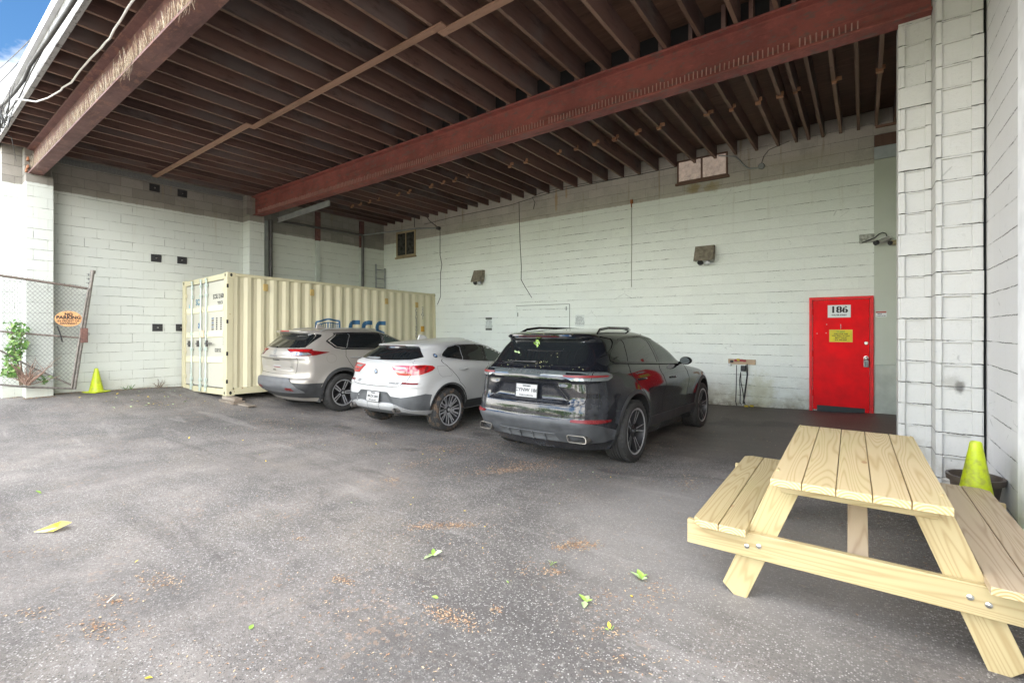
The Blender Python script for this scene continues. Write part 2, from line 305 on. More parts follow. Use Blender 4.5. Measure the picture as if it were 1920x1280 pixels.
M_BATTEN = timber('batten_timber', (.24, .13, .085), (.38, .235, .16), axis=0)
M_NUB = timber('raw_bridging_wood', (.24, .115, .06), (.40, .21, .11), axis=2)
def oxide(name, a, b, c_, amt=.5):
    m = Mat(name, a, .6)
    v = m.coord(jitter=True); n1 = m.noise(v, 1.1, 8, .75); n2 = m.noise(m.n('Mapping', I_Vector=v, I_Scale=(.55, 1, 1.3)).outputs[0], 9, 7, .8)
    c = m.mix(m.step(n1, .40, .62), a, b); c = m.mix(m.math('MULTIPLY', m.step(n2, .53, .60), amt), c, c_)
    c = m.mix(m.math('MULTIPLY', m.step(n2, .44, .38), .35), c, tuple(min(1, x * 1.45) for x in a))
    st = m.noise(m.n('Mapping', I_Vector=v, I_Scale=(.8, 6, 10)).outputs[0], 1, 5, .7); c = m.mix(m.math('MULTIPLY', m.step(st, .54, .68), .5), c, tuple(x * .4 for x in b))
    return m.out(c, m.ramp(n1, [(.3, .5), (.7, .85)]), n2, .5, .005)
M_BEAM2 = oxide('red_oxide_steel', (.255, .072, .056), (.185, .052, .042), (.125, .088, .075), .75)
M_BEAM1 = oxide('rusty_brown_steel', (.155, .070, .062), (.105, .050, .045), (.27, .125, .085), .6)
M_DARK = plain('black_void', (.015, .015, .015), .9)
M_GALV = plain('grey_steel', (.33, .34, .34), .45, .6, .2)
M_GREYMETAL = plain('painted_grey_metal', (.30, .32, .31), .5, .2, .25)
M_PIPE = plain('dark_conduit', (.11, .105, .10), .5, .3, .3)
M_WIRE = plain('black_cable', (.03, .03, .03), .6)
M_WHITEWIRE = plain('white_cable', (.72, .72, .7), .5)
M_TAN = timber('tan_window_timber', (.30, .23, .13), (.44, .36, .22), axis=2)
M_BROWN = timber('brown_window_timber', (.09, .05, .035), (.17, .10, .07), axis=2)

# ------------------------------------------------------------------ ground
GP = [(0,0,0),(0,2,0),(0,3.5,0),(.7,3,0),(.7,5.4,.02),(-1,5,-.03),(-5,0,0),(-5,2,0),(-10,0,.06),(-9,2.6,.02),(-13.1,2.2,.22),(-13.1,3.4,.19),(-13.1,4.7,.14),(-11.6,4.2,.05),(-10.4,4.2,0),(-9.3,5.5,-.115),(-8.2,5.5,-.12),
      (-6.2,5.5,-.12),(-5.2,5.5,-.12),(-3.2,5.6,-.12),(-2.3,5.6,-.12),(-3.2,8.5,-.16),(-2.3,8.5,-.16),(-6.2,8.2,-.14),(-9.3,8.2,-.14),(.5,10.3,.08),(-.8,10.3,.03),(-1.6,10.3,0),(-2.6,10.3,-.03),(-4,10.3,-.08),(-8,10.3,-.12),(-13,10.3,-.12),
      (-8,3,-.02),(-5,3.4,-.03),(-2.5,3.4,-.01),(-3,-9,0),(-12,-9,.05),(4,-6,0),(6,3,0)]
def gz(x, y):
    sw = sz = 0
    for a, b, c in GP:
        w = 1 / ((x - a) ** 2 + (y - b) ** 2 + .18) ** 1.7; sw += w; sz += w * c
    return sz / sw
def seq(a, b, st): n = max(1, round((b - a) / st)); return [a + (b - a) * i / n for i in range(n)]
gx = seq(-200, -20, 30) + seq(-20, -14, 1) + seq(-14, 2, .25) + seq(2, 20, 3) + seq(20, 200, 30) + [200]
gy = seq(-220, -12, 30) + seq(-12, -1, 1) + seq(-1, 11, .25) + seq(11, 200, 30) + [200]
g = MB()
for y in gy:
    for x in gx: g.v.append((x, y, gz(x, y)))
nx = len(gx)
for j in range(len(gy) - 1):
    for i in range(nx - 1): g.f.append((j*nx+i, j*nx+i+1, (j+1)*nx+i+1, (j+1)*nx+i)); g.m.append(0)
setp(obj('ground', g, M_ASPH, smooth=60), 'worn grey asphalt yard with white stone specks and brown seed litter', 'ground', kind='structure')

# ------------------------------------------------------------------ walls
WX, WY, RX = -13.15, 10.3, .845
w = empty('block_wall', (WX, 6, 0), 'long pale painted block wall behind the container with bare grey top courses and square black plates', 'wall')
obj('wall_face', MB().box((WX - .3, 1.38, -.4), (WX, 6.1, 5.3)), M_LEFT, w)
obj('recessed_bay', MB().box((WX - .3, 6.102, -.4), (WX - .002, 10.296, 5.3)), M_RECESS, w)
for y0 in (1.65, 5.72):
    m = MB().box((WX + .002, y0, -.3), (-12.77, y0 + .39, 4.497)); m.box((WX + .002, y0 - .001, 4.5), (-12.93, y0 + .391, 5.017))
    obj('pilaster', m, M_LEFT, w, bevel=.012)
sm = Mat('wall_mesh_screen', (.2,.2,.19), .7); v = sm.coord(swap='YZ'); b = sm.n('TexBrick', I_Vector=v, I_Scale=1.0, I_Mortar_Size=.004, I_Brick_Width=.022, I_Row_Height=.022); b.offset = 0
b.inputs['Color1'].default_value = (.20,.205,.195,1); b.inputs['Color2'].default_value = (.27,.27,.25,1); b.inputs['Mortar'].default_value = (.10,.10,.095,1)
obj('mesh_strip', MB().box((WX + .004, 2.05, 4.90), (WX + .03, 5.71, 5.015)), sm.out(b.outputs['Color']), w)
m = MB()
for y in (7.76, 9.3): m.box((WX + .004, y, 4.16), (WX + .07, y + .15, 5.02))
obj('steel_post', m, M_BEAM1, w)
m = MB()
for y in (7.76, 9.3): m.box((WX + .004, y + .01, 0), (WX + .065, y + .14, 4.157))
obj('painted_post', m, plain('painted_post_grey', (.50,.54,.48), .6), w)
bw = empty('block_wall', (-6, WY, 0), 'widest wall, pale green painted rough block with stained top courses, red door and two small windows', 'wall')
obj('wall_face', MB().box((WX - .3, WY, -.5), (1.1, WY + .3, 5.3)), M_BACK, bw)
m = MB()
for k in range(4): m.box((WX + .225, 1.66 + .02 * (k % 2), 4.53 + k * .075), (WX + .345, 1.68 + .02 * (k % 2), 4.59 + k * .075)) if k != 2 else None
obj('brick_packing', m, plain('orange_brick', (.36,.16,.08), .85, var=.3, scale=20), w)
# outline of a bricked-up door behind the black car
m = MB()
a = at(967, 576, Y=WY); b_ = at(1068, 570, Y=WY)
m.box((a.x, WY - .012, 0), (a.x + .05, WY - .002, a.z)); m.box((b_.x - .05, WY - .012, 0), (b_.x, WY - .002, a.z)); m.box((a.x, WY - .014, a.z), (b_.x, WY - .002, a.z + .03))
obj('blocked_door_frame', m, M_BACK, bw, bevel=.004)
m = MB(); m.box((a.x + .02, WY - .0125, a.z + .031), (b_.x + .005, WY - .004, a.z + .042)); m.box((b_.x + .001, WY - .0115, 1.2), (b_.x + .009, WY - .003, a.z + .03))
for x_, z_ in ((a.x + .07, a.z - .25), (b_.x - .10, a.z - .12)): m.box((x_, WY - .016, z_), (x_ + .012, WY - .003, z_ + .10))
obj('blocked_door_crack', m, plain('crack_dirt', (.14,.14,.11), .9), bw)
pw = empty('block_wall', (RX, 4, 0), 'white painted block wall running toward the picnic table on the right edge', 'wall')
obj('wall_face', MB().box((RX, 1.5, -.4), (1.15, 10.296, 5.3)), M_RIGHT, pw)
obj('glare_strip', MB().box((RX - .012, 3.2, -.1), (RX - .001, 4.60, 5.28)), plain('daylight_glare_white', (.86,.86,.87), .6, bump=.3), pw)  # added strip, whiter than the wall: daylight glare put into its colour
# ------------------------------------------------------------------ pier carrying the red beam
pier = empty('block_pier', (.55, 5.9, 0), 'white painted block pier with ribbed recessed courses beside the picnic table', 'pillar')
m = MB(); r2 = random.Random(3)
m.box((.515, 5.668, -.1), (.812, 6.3, 5.3)); m.box((.27, 5.955, -.1), (.512, 6.3, 4.56))
for k in range(26):
    z0 = k * .2033 - .0; z1 = z0 + .2033; j = lambda s=.004: r2.uniform(-s, s)
    g_ = .004
    top = min(z1 - g_, 5.28)
    if z0 < 5.2:
        m.box((.518 + j(.002), 5.648 + j(), z0 + g_), (.556 + j(), 5.669, top))                # rib
        m.box((.747 + j(.006), 5.652 + j(), z0 + g_), (.815 + j(.002), 5.669, top))                 # right stile
        if r2.random() < .7: m.box((.556, 5.6655, z0 + .006), (.747, 5.669, z0 + .18 + j()))
        m.box((.556, 5.650 + j(), z0 + .186 + j(.002)), (.75, 5.669, z0 + .1985))                     # bed lip
    if z1 < 4.55:
        flush = k in (8, 11, 15, 18)
        m.box((.284 + j(.003), 5.935 + j(), z0 + g_), (.318 + j() if not flush else .50, 5.956, top))
        m.box((.268, 5.945 + j(), z0 + g_), (.285, 5.956, top))
        m.box((.465 + j(.004), 5.94 + j(), z0 + g_), (.512, 5.956, top))
        m.box((.318, 5.94 + j(), z0 + .188), (.47, 5.956, z0 + .1985))
obj('pier_blocks', m, M_PIER, pier, bevel=.005)
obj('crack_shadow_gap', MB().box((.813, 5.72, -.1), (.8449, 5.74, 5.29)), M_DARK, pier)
m = MB(); rr = random.Random(5)
for k in range(26):
    z0 = k * .2033 - .0
    m.box((.8151, 5.655 + rr.uniform(-.004, .004), z0 + .003), (.820 + rr.uniform(0, .005), 5.7, min(z0 + .1995, 5.28)))
obj('ragged_mortar', m, M_PIER, pier, bevel=.003)
s_ = Mat('scuff', (.1,.09,.08), .9)
# ------------------------------------------------------------------ roof: deck, joists, fascia, bridging
roof = empty('roof', (-6, 6, 5.02), 'dark timber roof of closely spaced joists over the parking bay, white fascia along its open edge', 'roof')
JB, JT = 5.02, 5.30
obj('deck', MB().box((WX - .3, 1.36, JT + .002), (1.15, WY + .3, JT + .1)), M_DECK, roof)
JX = [-1.983 + .4055 * k for k in range(-28, 8)]
jb = [-.816, -1.02, -1.315, -1.687, -2.059, -2.449, -2.854, -.60, -.336, -.08, .17, .42] + [-2.854 - .4055 * k for k in range(1, 26)]
rj = random.Random(11)
def joist(x, y0, y1, th=.045):
    d = rj.uniform(-.006, .006); t = rj.uniform(-.004, .004); n = 8; mb = MB(); pr = []
    for i in range(n + 1):
        y = y0 + (y1 - y0) * i / n; o = rj.uniform(-.004, .004) + d * math.sin(i / n * 3); zz = JB + t + rj.uniform(-.003, .003)
        pr.append([(x - th/2 + o, y, zz), (x + th/2 + o, y, zz), (x + th/2 + o, y, JT), (x - th/2 + o, y, JT)])
    for p in pr: mb.v += p
    for i in range(n):
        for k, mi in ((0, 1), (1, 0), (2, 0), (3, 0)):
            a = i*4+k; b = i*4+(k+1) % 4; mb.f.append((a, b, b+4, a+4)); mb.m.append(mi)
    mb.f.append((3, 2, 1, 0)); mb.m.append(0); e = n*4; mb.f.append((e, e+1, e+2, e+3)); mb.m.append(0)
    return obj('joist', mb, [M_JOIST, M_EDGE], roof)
for x in JX:
    if x > .8: continue
    joist(x, 1.345, 6.0)
for x in jb: joist(x + .0, 5.87 if x not in JX else 6.01, WY + .0, .045)
m = MB()
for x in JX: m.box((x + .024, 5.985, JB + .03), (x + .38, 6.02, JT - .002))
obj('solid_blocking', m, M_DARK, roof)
for x in jb:
    if -12 < x and rj.random() < .8: obj('bridging_block', MB().box((x - .032 + rj.uniform(-.02, .01), 8.06 + rj.uniform(-.02, .02), JB - .016 - rj.uniform(0, .03)), (x + .032 + rj.uniform(-.01, .03), 8.11, JB + .02)).box((x + .024, 8.07, JB + .01), (x + .035 + rj.uniform(0, .07), 8.10, JB + .06)), M_NUB, roof)
m = MB()
for x0, x1, y in ((-13.0, -8.3, 3.74), (-8.36, -3.84, 3.84), (-3.9, .7, 3.93)): m.box((x0, y - .045, JB - .03), (x1, y + .045, JB - .004))
obj('batten', MB().box((-13.0, 3.70, JB - .032), (-8.36, 3.80, JB - .008)), M_BATTEN, roof, bevel=.003)
obj('batten', MB().box((-8.5, 3.80, JB - .030), (-3.84, 3.895, JB - .008)), M_BATTEN, roof, bevel=.003)
obj('batten', MB().box((-4.0, 3.90, JB - .032), (.8, 4.0, JB - .008)), M_BATTEN, roof, bevel=.003)
M_FASC = oxide('peeling_white_fascia', (.27,.27,.265), (.38,.38,.37), (.05,.045,.04), .9)
obj('fascia', MB().box((WX - .32, 1.285, JB - .02), (1.2, 1.34, JT + .1)), M_FASC, roof, bevel=.004)
obj('flashing', MB().box((WX - .32, 1.235, JT + .06), (1.2, 1.284, JT + .19)), plain('pale_flashing', (.55,.56,.58), .5), roof)
m = MB(); m.box((1.06 - .9, WY - .06, 4.985), (.83, WY - .003, 5.017))
obj('ledger', m, M_BATTEN, roof)
# ------------------------------------------------------------------ steel beams
def ibeam(name, y, x0, x1, zb, zt, mat, label, w=.2, t=.028, tw=.016):
    e = empty(name, ((x0 + x1) / 2, y, zb), label, 'steel beam')
    y0, y1 = y, y + w; ym = (y0 + y1) / 2
    pts = [(y0,zb),(y1,zb),(y1,zb+t),(ym+tw/2,zb+t+.01),(ym+tw/2,zt-t-.01),(y1,zt-t),(y1,zt),(y0,zt),(y0,zt-t),(ym-tw/2,zt-t-.01),(ym-tw/2,zb+t+.01),(y0,zb+t)]
    obj('girder', MB().prism([(x0, a, b) for a, b in pts], (x1 - x0, 0, 0)), mat, e, bevel=.003)
    return e
b2 = ibeam('steel_beam', 5.85, -12.93, .51, 4.497, JB - .004, M_BEAM2, 'deep red oxide steel beam crossing the middle of the roof with a row of bent nails on its lower flange')
b1 = ibeam('steel_beam', 1.69, -12.93, RX - .01, 4.497, JB - .004, M_BEAM1, 'rusty brown steel beam near the open edge of the roof, dry straw packed in its web')
m = MB(); rn_ = random.Random(21)
x = -12.6
while x < -.02:
    if rn_.random() < .985:
        h = rn_.uniform(.075, .10); dx = rn_.uniform(-.004, .004)
        m.tube([(x, 5.862, 4.527), (x + dx, 5.855 + rn_.uniform(0, .01), 4.527 + h)], .0062, 4, cap=False)
    x += .050
obj('bent_nails', m, plain('nail_steel', (.42,.25,.21), .6, .1), b2)['kind'] = 'stuff'
m = MB()
for k in range(3800):
    x = rn_.uniform(-12.7, -4.4); d = (rn_.uniform(-.035, .035), rn_.uniform(-.03, .03), rn_.uniform(.05, .20))
    if rn_.random() < .15 + .5 * math.sin(x * 2.3 + 1) ** 2 * .4: d = (d[0] * .6, d[1], d[2] * 1.25)
    y = rn_.uniform(1.70, 1.775); z = 4.53 + rn_.uniform(0, .04); q = .007
    m.poly([(x, y, z), (x + q, y, z), (x + q + d[0], y + d[1], min(z + d[2], 4.93)), (x + d[0], y + d[1], min(z + d[2], 4.93))], rn_.choice((0, 0, 1, 1, 2)))
for cx, n in ((-6.7, 60), (-11.9, 25), (-4.9, 40)):
    for k in range(n):
        x = cx + rn_.gauss(0, .10); p = Vector((x, 1.69, 4.54 + rn_.uniform(0, .05))); q = p + Vector((rn_.gauss(0, .06), -rn_.uniform(0, .06), -rn_.uniform(.02, .22)))
        m.poly([p, p + Vector((.004, 0, 0)), q + Vector((.004, 0, 0)), q])
obj('packed_straw', m, [plain('dry_straw', (.34,.25,.16), .8, var=.5, scale=40), plain('dark_straw', (.17,.10,.06), .9), plain('pale_straw', (.52,.45,.34), .8)], b1, wn=False)['kind'] = 'stuff'
# ------------------------------------------------------------------ windows
M_PANE1 = plain('grimy_backlit_pane', (.30, .235, .18), .3, var=.6, scale=9, Emission_Color=(.9,.72,.6,1), Emission_Strength=.03)
M_PANE2 = plain('dark_dirty_pane', (.06, .06, .055), .12, var=.6, scale=9)
def window(px0, px1, pyt, pyb, pane, fm, label, split=.5, fw=.05, depth=.03):
    a = at(px0, pyb, Y=WY); b = at(px1, pyt, Y=WY); z0 = at((px0 + px1) / 2, (pyb if not isinstance(pyb, tuple) else 0), Y=WY).z; x0, x1 = a.x, b.x; z1 = b.z
    e = empty('window', ((x0 + x1) / 2, WY, z0), label, 'window'); m = MB(); y0, y1 = WY - depth, WY - .002
    m.box((x0, y0, z0), (x0 + fw, y1, z1)); m.box((x1 - fw, y0, z0), (x1, y1, z1)); m.box((x0 + fw, y0, z0), (x1 - fw, y1, z0 + fw)); m.box((x0 + fw, y0, z1 - fw), (x1 - fw, y1, z1))
    xm = x0 + (x1 - x0) * split; m.box((xm - .018, y0 + .004, z0 + fw), (xm + .018, y1, z1 - fw))
    obj('frame', m, fm, e, bevel=.004)
    for q0, q1 in ((x0 + fw, xm - .018), (xm + .018, x1 - fw)): obj('pane', MB().box((q0 + .001, WY - .012, z0 + fw), (q1 - .001, WY - .005, z1 - fw)), pane, e)
    obj('sill', MB().box((x0 - .03, WY - depth - .03, z0 - .05), (x1 + .03, WY - .003, z0 - .002)), fm, e, bevel=.004)
    return e
window(1270, 1365, 284, 337, M_PANE1, M_BROWN, 'small two pane window up under the joists with pale pinkish backlit glass', fw=.035)
window(744, 780, 430, 481, M_PANE2, M_TAN, 'small dark window with tan timber frame in the far corner above the container', fw=.06)
# ------------------------------------------------------------------ red door
M_RED = plain('bright_red_paint', (.82, .008, .012), .65, var=.14, scale=4, bump=.4, Specular_IOR_Level=.18)
M_REDF = plain('red_frame_paint', (.76, .014, .016), .6, var=.18, scale=9, bump=.4)
M_CHROME = plain('dull_chrome', (.60,.60,.58), .3, .9, .1)
M_BLACK = plain('matte_black', (.025,.025,.027), .55)
M_WHITE = plain('white_sign_board', (.75,.78,.76), .5, var=.04)
M_INK = plain('black_ink', (.02,.02,.02), .6)
M_BLUEINK = plain('blue_ink', (.02,.09,.22), .5)
M_GREYINK = plain('grey_ink', (.22,.22,.22), .6)
dx0, dx1, dz0, dz1 = -.81, .134, .035, 2.10
d = empty('red_door', ((dx0 + dx1) / 2, WY, dz0), 'bright red metal door numbered 186 with a yellow notice, keypad lock and chrome hardware', 'door')
DY = WY - .03
m = MB(); m.box((dx0, WY - .05, dz0 - .02), (dx0 + .05, WY - .002, dz1)); m.box((dx1 - .05, WY - .05, dz0 - .02), (dx1, WY - .002, dz1)); m.box((dx0 + .05, WY - .05, dz1 - .05), (dx1 - .05, WY - .002, dz1))
obj('door_frame', m, M_REDF, d, bevel=.003)
m = MB(); m.box((dx0 + .056, DY, dz0 + .10), (dx1 - .056, WY - .004, dz1 - .056)); m.box((dx0 + .056, DY, dz0 + .02), (dx0 + .12, WY - .004, dz0 + .10)); m.box((dx1 - .12, DY, dz0 + .02), (dx1 - .056, WY - .004, dz0 + .10))
obj('door_leaf', m, M_RED, d, bevel=.004)
obj('door_sweep_gap', MB().box((dx0 + .121, DY + .004, dz0 - .01), (dx1 - .121, WY - .006, dz0 + .098)), plain('black_rubber', (.02,.03,.03), .6), d)
for z in (.30, 1.02, 1.78): obj('hinge', MB().tube([(dx0 + .053, DY - .006, z), (dx0 + .053, DY - .006, z + .11)], .009, 8), M_REDF, d)
p = at(1624, 643, Y=DY); RYM = Matrix.Rotation(R(90), 4, 'X')
def disc(c, r, h, seg=20): return MB().lathe([(0, h), (r * .8, h), (r, h * .6), (r, 0)], seg, Matrix.Translation(c) @ RYM)
obj('deadbolt', disc((p.x, DY, p.z), .032, .02), M_CHROME, d, smooth=35)
p = at(1624, 671, Y=DY); obj('door_knob', MB().lathe([(0, .06), (.02, .058), (.03, .045), (.026, .03), (.014, .02), (.014, .008), (.036, .006), (.036, 0)], 20, Matrix.Translation((p.x, DY, p.z)) @ RYM), M_CHROME, d, smooth=35)
lb = obj('lock_box', MB().box((p.x - .035, DY - .075, p.z - .155), (p.x + .035, DY - .035, p.z - .03)), plain('grey_keypad_box', (.33,.36,.36), .4, .5), d, bevel=.008)
m = MB()
for i in range(5):
    for j in range(2): m.box((p.x - .022 + j * .026, DY - .078, p.z - .065 - i * .018), (p.x - .004 + j * .026, DY - .0755, p.z - .053 - i * .018))
obj('keypad_buttons', m, M_BLACK, lb)
obj('shackle', MB().tube([(p.x - .02, DY - .055, p.z - .03), (p.x - .02, DY - .055, p.z + .0), (p.x, DY - .055, p.z + .018), (p.x + .02, DY - .055, p.z), (p.x + .02, DY - .055, p.z - .03)], .005, 6), M_BLACK, lb)
def FY(c, y): return frame((c.x, y, c.z), (1, 0, 0), (0, 0, 1))
c = at(1573.3, 583.5, Y=DY); hw_, hh = .165, .107
sg = obj('number_sign', MB().box((c.x - hw_, DY - .004, c.z - hh), (c.x + hw_, DY - .0005, c.z + hh)), M_WHITE, d)
fm = obj('sign_edge', MB().box((c.x - hw_ - .006, DY - .003, c.z - hh - .006), (c.x + hw_ + .006, DY - .0004, c.z + hh + .006)), plain('pale_border', (.62,.60,.55), .5), d)
text('number', '186', .155, FY(c + Vector((.0, 0, .025)), DY - .0055), M_INK, sg, sx=1.12, bold=.006)
# stencil bridges of the digits
m = MB()
for fx in (.002, .087): m.box((c.x + fx - .0045, DY - .0078, c.z - .03), (c.x + fx + .0045, DY - .0070, c.z + .085))
obj('stencil_bridge', m, M_WHITE, sg)
text('street_line', 'WALTER STREET', .030, FY(c + Vector((0, 0, -.068)), DY - .0055), M_INK, sg, bold=.001)
c = at(1576.5, 629.5, Y=DY)
yn = obj('yellow_notice', MB().box((c.x - .165, DY - .004, c.z - .105), (c.x + .165, DY - .0005, c.z + .105)), plain('yellow_paper', (.72,.60,.03), .6, var=.15), d)
obj('notice_border', MB().box((c.x - .172, DY - .003, c.z - .112), (c.x + .172, DY - .0004, c.z + .112)), plain('orange_border', (.75,.42,.12), .6), d)
for i, (s, mt) in enumerate((('TO RING', plain('green_ink', (.02,.30,.05), .6)), ('CALL FOR ARE', M_INK), ('YOU ROLL IN OUT', M_INK), ('MATT DAVE', M_INK), ('416 448 0600', M_INK))):
    text('notice_line', s, .031, FY(c + Vector((0, 0, .07 - .036 * i)), DY - .0055), mt, yn, bold=.0008)
c = at(1576.3, 612, Y=DY); obj('peephole_chain', MB().tube([(c.x, DY - .006, c.z + .04), (c.x + .002, DY - .012, c.z), (c.x, DY - .006, c.z - .04)], .006, 6), M_CHROME, d)
m = MB()
for px, py in ((1550, 608), (1532, 625), (1549, 624), (1633, 655), (1634, 700), (1633, 720)):
    c = at(px, py, Y=DY); m.box((c.x - .007, DY - .0015, c.z - .009), (c.x + .007, DY - .0004, c.z + .008))
obj('chipped_paint', m, plain('bare_chip', (.55,.50,.45), .8), d)
# ------------------------------------------------------------------ boarded opening beside the door
PB = plain('smooth_grey_green_board', (.50,.535,.455), .55, var=.05, scale=2)
bd = empty('boarded_opening', (.33, WY, .05), 'smooth grey green board panel closing an opening between red door and white pier', 'panel')
obj('upper_sheet', MB().box((.142, WY - .022, .915), (.83, WY - .002, 4.44)), PB, bd, bevel=.003)
obj('lower_sheet', MB().box((.142, WY - .020, -.05), (.83, WY - .002, .908)), plain('stained_lower_board', (.47,.50,.43), .65, var=.18, scale=5, bump=.4), bd, bevel=.003)
obj('grey_plank', MB().box((.142, WY - .03, 4.445), (.83, WY - .002, 4.66)), plain('grey_plank_paint', (.42,.46,.47), .7, var=.15), bd, bevel=.003)
obj('brown_header', MB().box((.142, WY - .035, 4.664), (.83, WY - .002, 4.86)), M_BROWN, bd)
c = at(1652, 588.5, Y=WY - .022)
sg = empty('warning_sign', (c.x, c.y, c.z), 'tiny white sign with a red band beside the red door', 'sign')
obj('sign_plate', MB().box((c.x - .075, c.y - .003, c.z - .05), (c.x + .075, c.y - .0002, c.z + .05)), M_WHITE, sg)
sb = obj('red_band', MB().box((c.x - .072, c.y - .0045, c.z + .018), (c.x + .072, c.y - .0032, c.z + .047)), plain('faded_red', (.40,.10,.07), .6), sg)
text('sign_text', 'SMILE', .024, FY(c + Vector((-.02, 0, .0)), c.y - .0045), M_INK, sg, bold=.001); text('sign_text', 'CAMERA IN USE', .017, FY(c + Vector((0, 0, -.032)), c.y - .0045), M_INK, sg, bold=.0008)
# ------------------------------------------------------------------ notices on the wall
def notice(px, py, w, h, label, bars):
    c = at(px, py, Y=WY - .004); e = empty('paper_notice', (c.x, c.y, c.z), label, 'notice')
    obj('paper', MB().box((c.x - w, c.y, c.z - h), (c.x + w, c.y + .003, c.z + h)), plain('notice_paper', (.66,.70,.66), .6), e)
    if bars:
        for s in (1, -1): obj('dark_tape', MB().box((c.x - w - .015, c.y - .004, c.z + s * h - .03), (c.x + w + .015, c.y - .0005, c.z + s * h + .03)), plain('dark_tape', (.10,.11,.09), .6), e)
    for i in range(6): text('printed_line', ('NOTICE', 'PRIVATE PARKING', 'UNAUTHORIZED', 'VEHICLES WILL BE', 'TAGGED AND TOWED', 'AT OWNER EXPENSE')[i], .034 if i else .05, FY(c + Vector((0, 0, h * .62 - i * h * .25)), c.y - .0015), M_GREYINK, e, sx=.8)
notice(916.5, 607, .10, .15, 'small white notice held by two dark strips on the green wall behind the white car', True)
notice(1087, 601, .12, .14, 'plain white notice on the green wall just above the black car roof', False)
# ------------------------------------------------------------------ wall lamps
M_HOOD = plain('weathered_brown_hood', (.20,.175,.13), .85, var=.4, scale=14, bump=.5)
M_BULB = plain('grey_bulb_glass', (.55,.57,.58), .15)
def hood_lamp(px, py, w, h, label):
    c = at(px, py, Y=WY); e = empty('wall_lamp', (c.x, WY, c.z), label, 'lamp'); y0 = WY - .004
    m = MB(); m.prism([(c.x - w/2, y0 - .10, c.z + h/2), (c.x - w/2, y0 - .24, c.z - h/2), (c.x - w/2, y0 - .225, c.z - h/2 - .012), (c.x - w/2, y0 - .085, c.z + h/2 - .012)], (w, 0, 0))
    m.box((c.x - w/2, y0 - .10, c.z + h/2 - .012), (c.x + w/2, y0, c.z + h/2))
    for x in (c.x - w/2, c.x + w/2 - .012): m.prism([(x, y0, c.z + h/2 - .013), (x, y0 - .088, c.z + h/2 - .013), (x, y0 - .222, c.z - h/2), (x, y0 - .05, c.z - h/2), (x, y0, c.z)], (.012, 0, 0))
    obj('hood', m, M_HOOD, e)
    for dx in (-.07, .07):
        obj('bulb', MB().lathe([(0, .085), (.05, .075), (.062, .05), (.035, 0), (.02, -.06), (0, -.06)], 14, Matrix.Translation((c.x + dx, y0 - .12, c.z - h/2 - .005)) @ Matrix.Rotation(R(150 + dx * 200), 4, 'X')), M_BULB if dx > 0 else M_BLACK, e, smooth=40)
    obj('mount', MB().box((c.x - .04, y0 - .09, c.z - .06), (c.x + .04, y0, c.z + .04)), M_BLACK, e, bevel=.005)
hood_lamp(901, 518, .33, .33, 'hooded wall lamp on the green wall above the white car, farther of the two')
hood_lamp(1323.5, 476, .37, .31, 'hooded wall lamp with twin bulbs left of the red door, nearer of the two')
# ------------------------------------------------------------------ cameras and their box
c = at(1625, 448, Y=WY); e = empty('junction_box', (c.x, WY, c.z), 'mottled grey electrical box with a looping cable above the red door', 'box')
obj('box_body', MB().box((c.x - .105, WY - .05, c.z - .07), (c.x + .105, WY - .004, c.z + .075)), plain('mottled_box', (.36,.37,.32), .8, var=.5, scale=25, bump=.6), e, bevel=.008)
pts = [at(x, y, Y=WY - .07) for x, y in ((1616, 455), (1625, 452), (1640, 446), (1648, 439), (1655, 436), (1661, 438), (1663, 443))]
obj('cable', MB().tube(pts, .009, 6), M_WIRE, e)
c = at(1663, 449, Y=WY - .02); e = empty('security_camera', (c.x, WY, c.z), 'grey bullet camera on a square plate fed by the looping cable', 'camera')
obj('base_plate', MB().box((c.x - .05, WY - .045, c.z - .05), (c.x + .055, WY - .024, c.z + .06)), plain('camera_grey', (.55,.56,.52), .5), e, bevel=.01)
obj('camera_body', MB().tube([c + Vector((.03, -.06, .01)), c + Vector((-.06, -.13, -.03)), c + Vector((-.14, -.19, -.065))], [.03, .038, .032], 14), plain('camera_grey_dark', (.42,.42,.38), .5), e, smooth=40)
obj('lens_hood', MB().tube([c + Vector((-.13, -.185, -.06)), c + Vector((-.165, -.215, -.078))], .04, 14), M_BLACK, e, smooth=40)
c = at(1679, 455, Y=WY - .02); e = empty('security_camera', (c.x, WY, c.z), 'small yellowed camera closest to the white pier', 'camera')
obj('camera_body', MB().tube([c + Vector((.02, -.05, 0)), c + Vector((-.06, -.11, -.01))], [.045, .038], 10), plain('yellowed_plastic', (.42,.36,.20), .6), e, smooth=40)
obj('lens_hood', MB().tube([c + Vector((-.06, -.11, -.01)), c + Vector((-.085, -.13, -.02))], .036, 12), M_BLACK, e)
obj('bracket', MB().tube([c + Vector((.02, -.05, 0)), c + Vector((.05, -.005, .02))], .012, 6), M_BLACK, e)
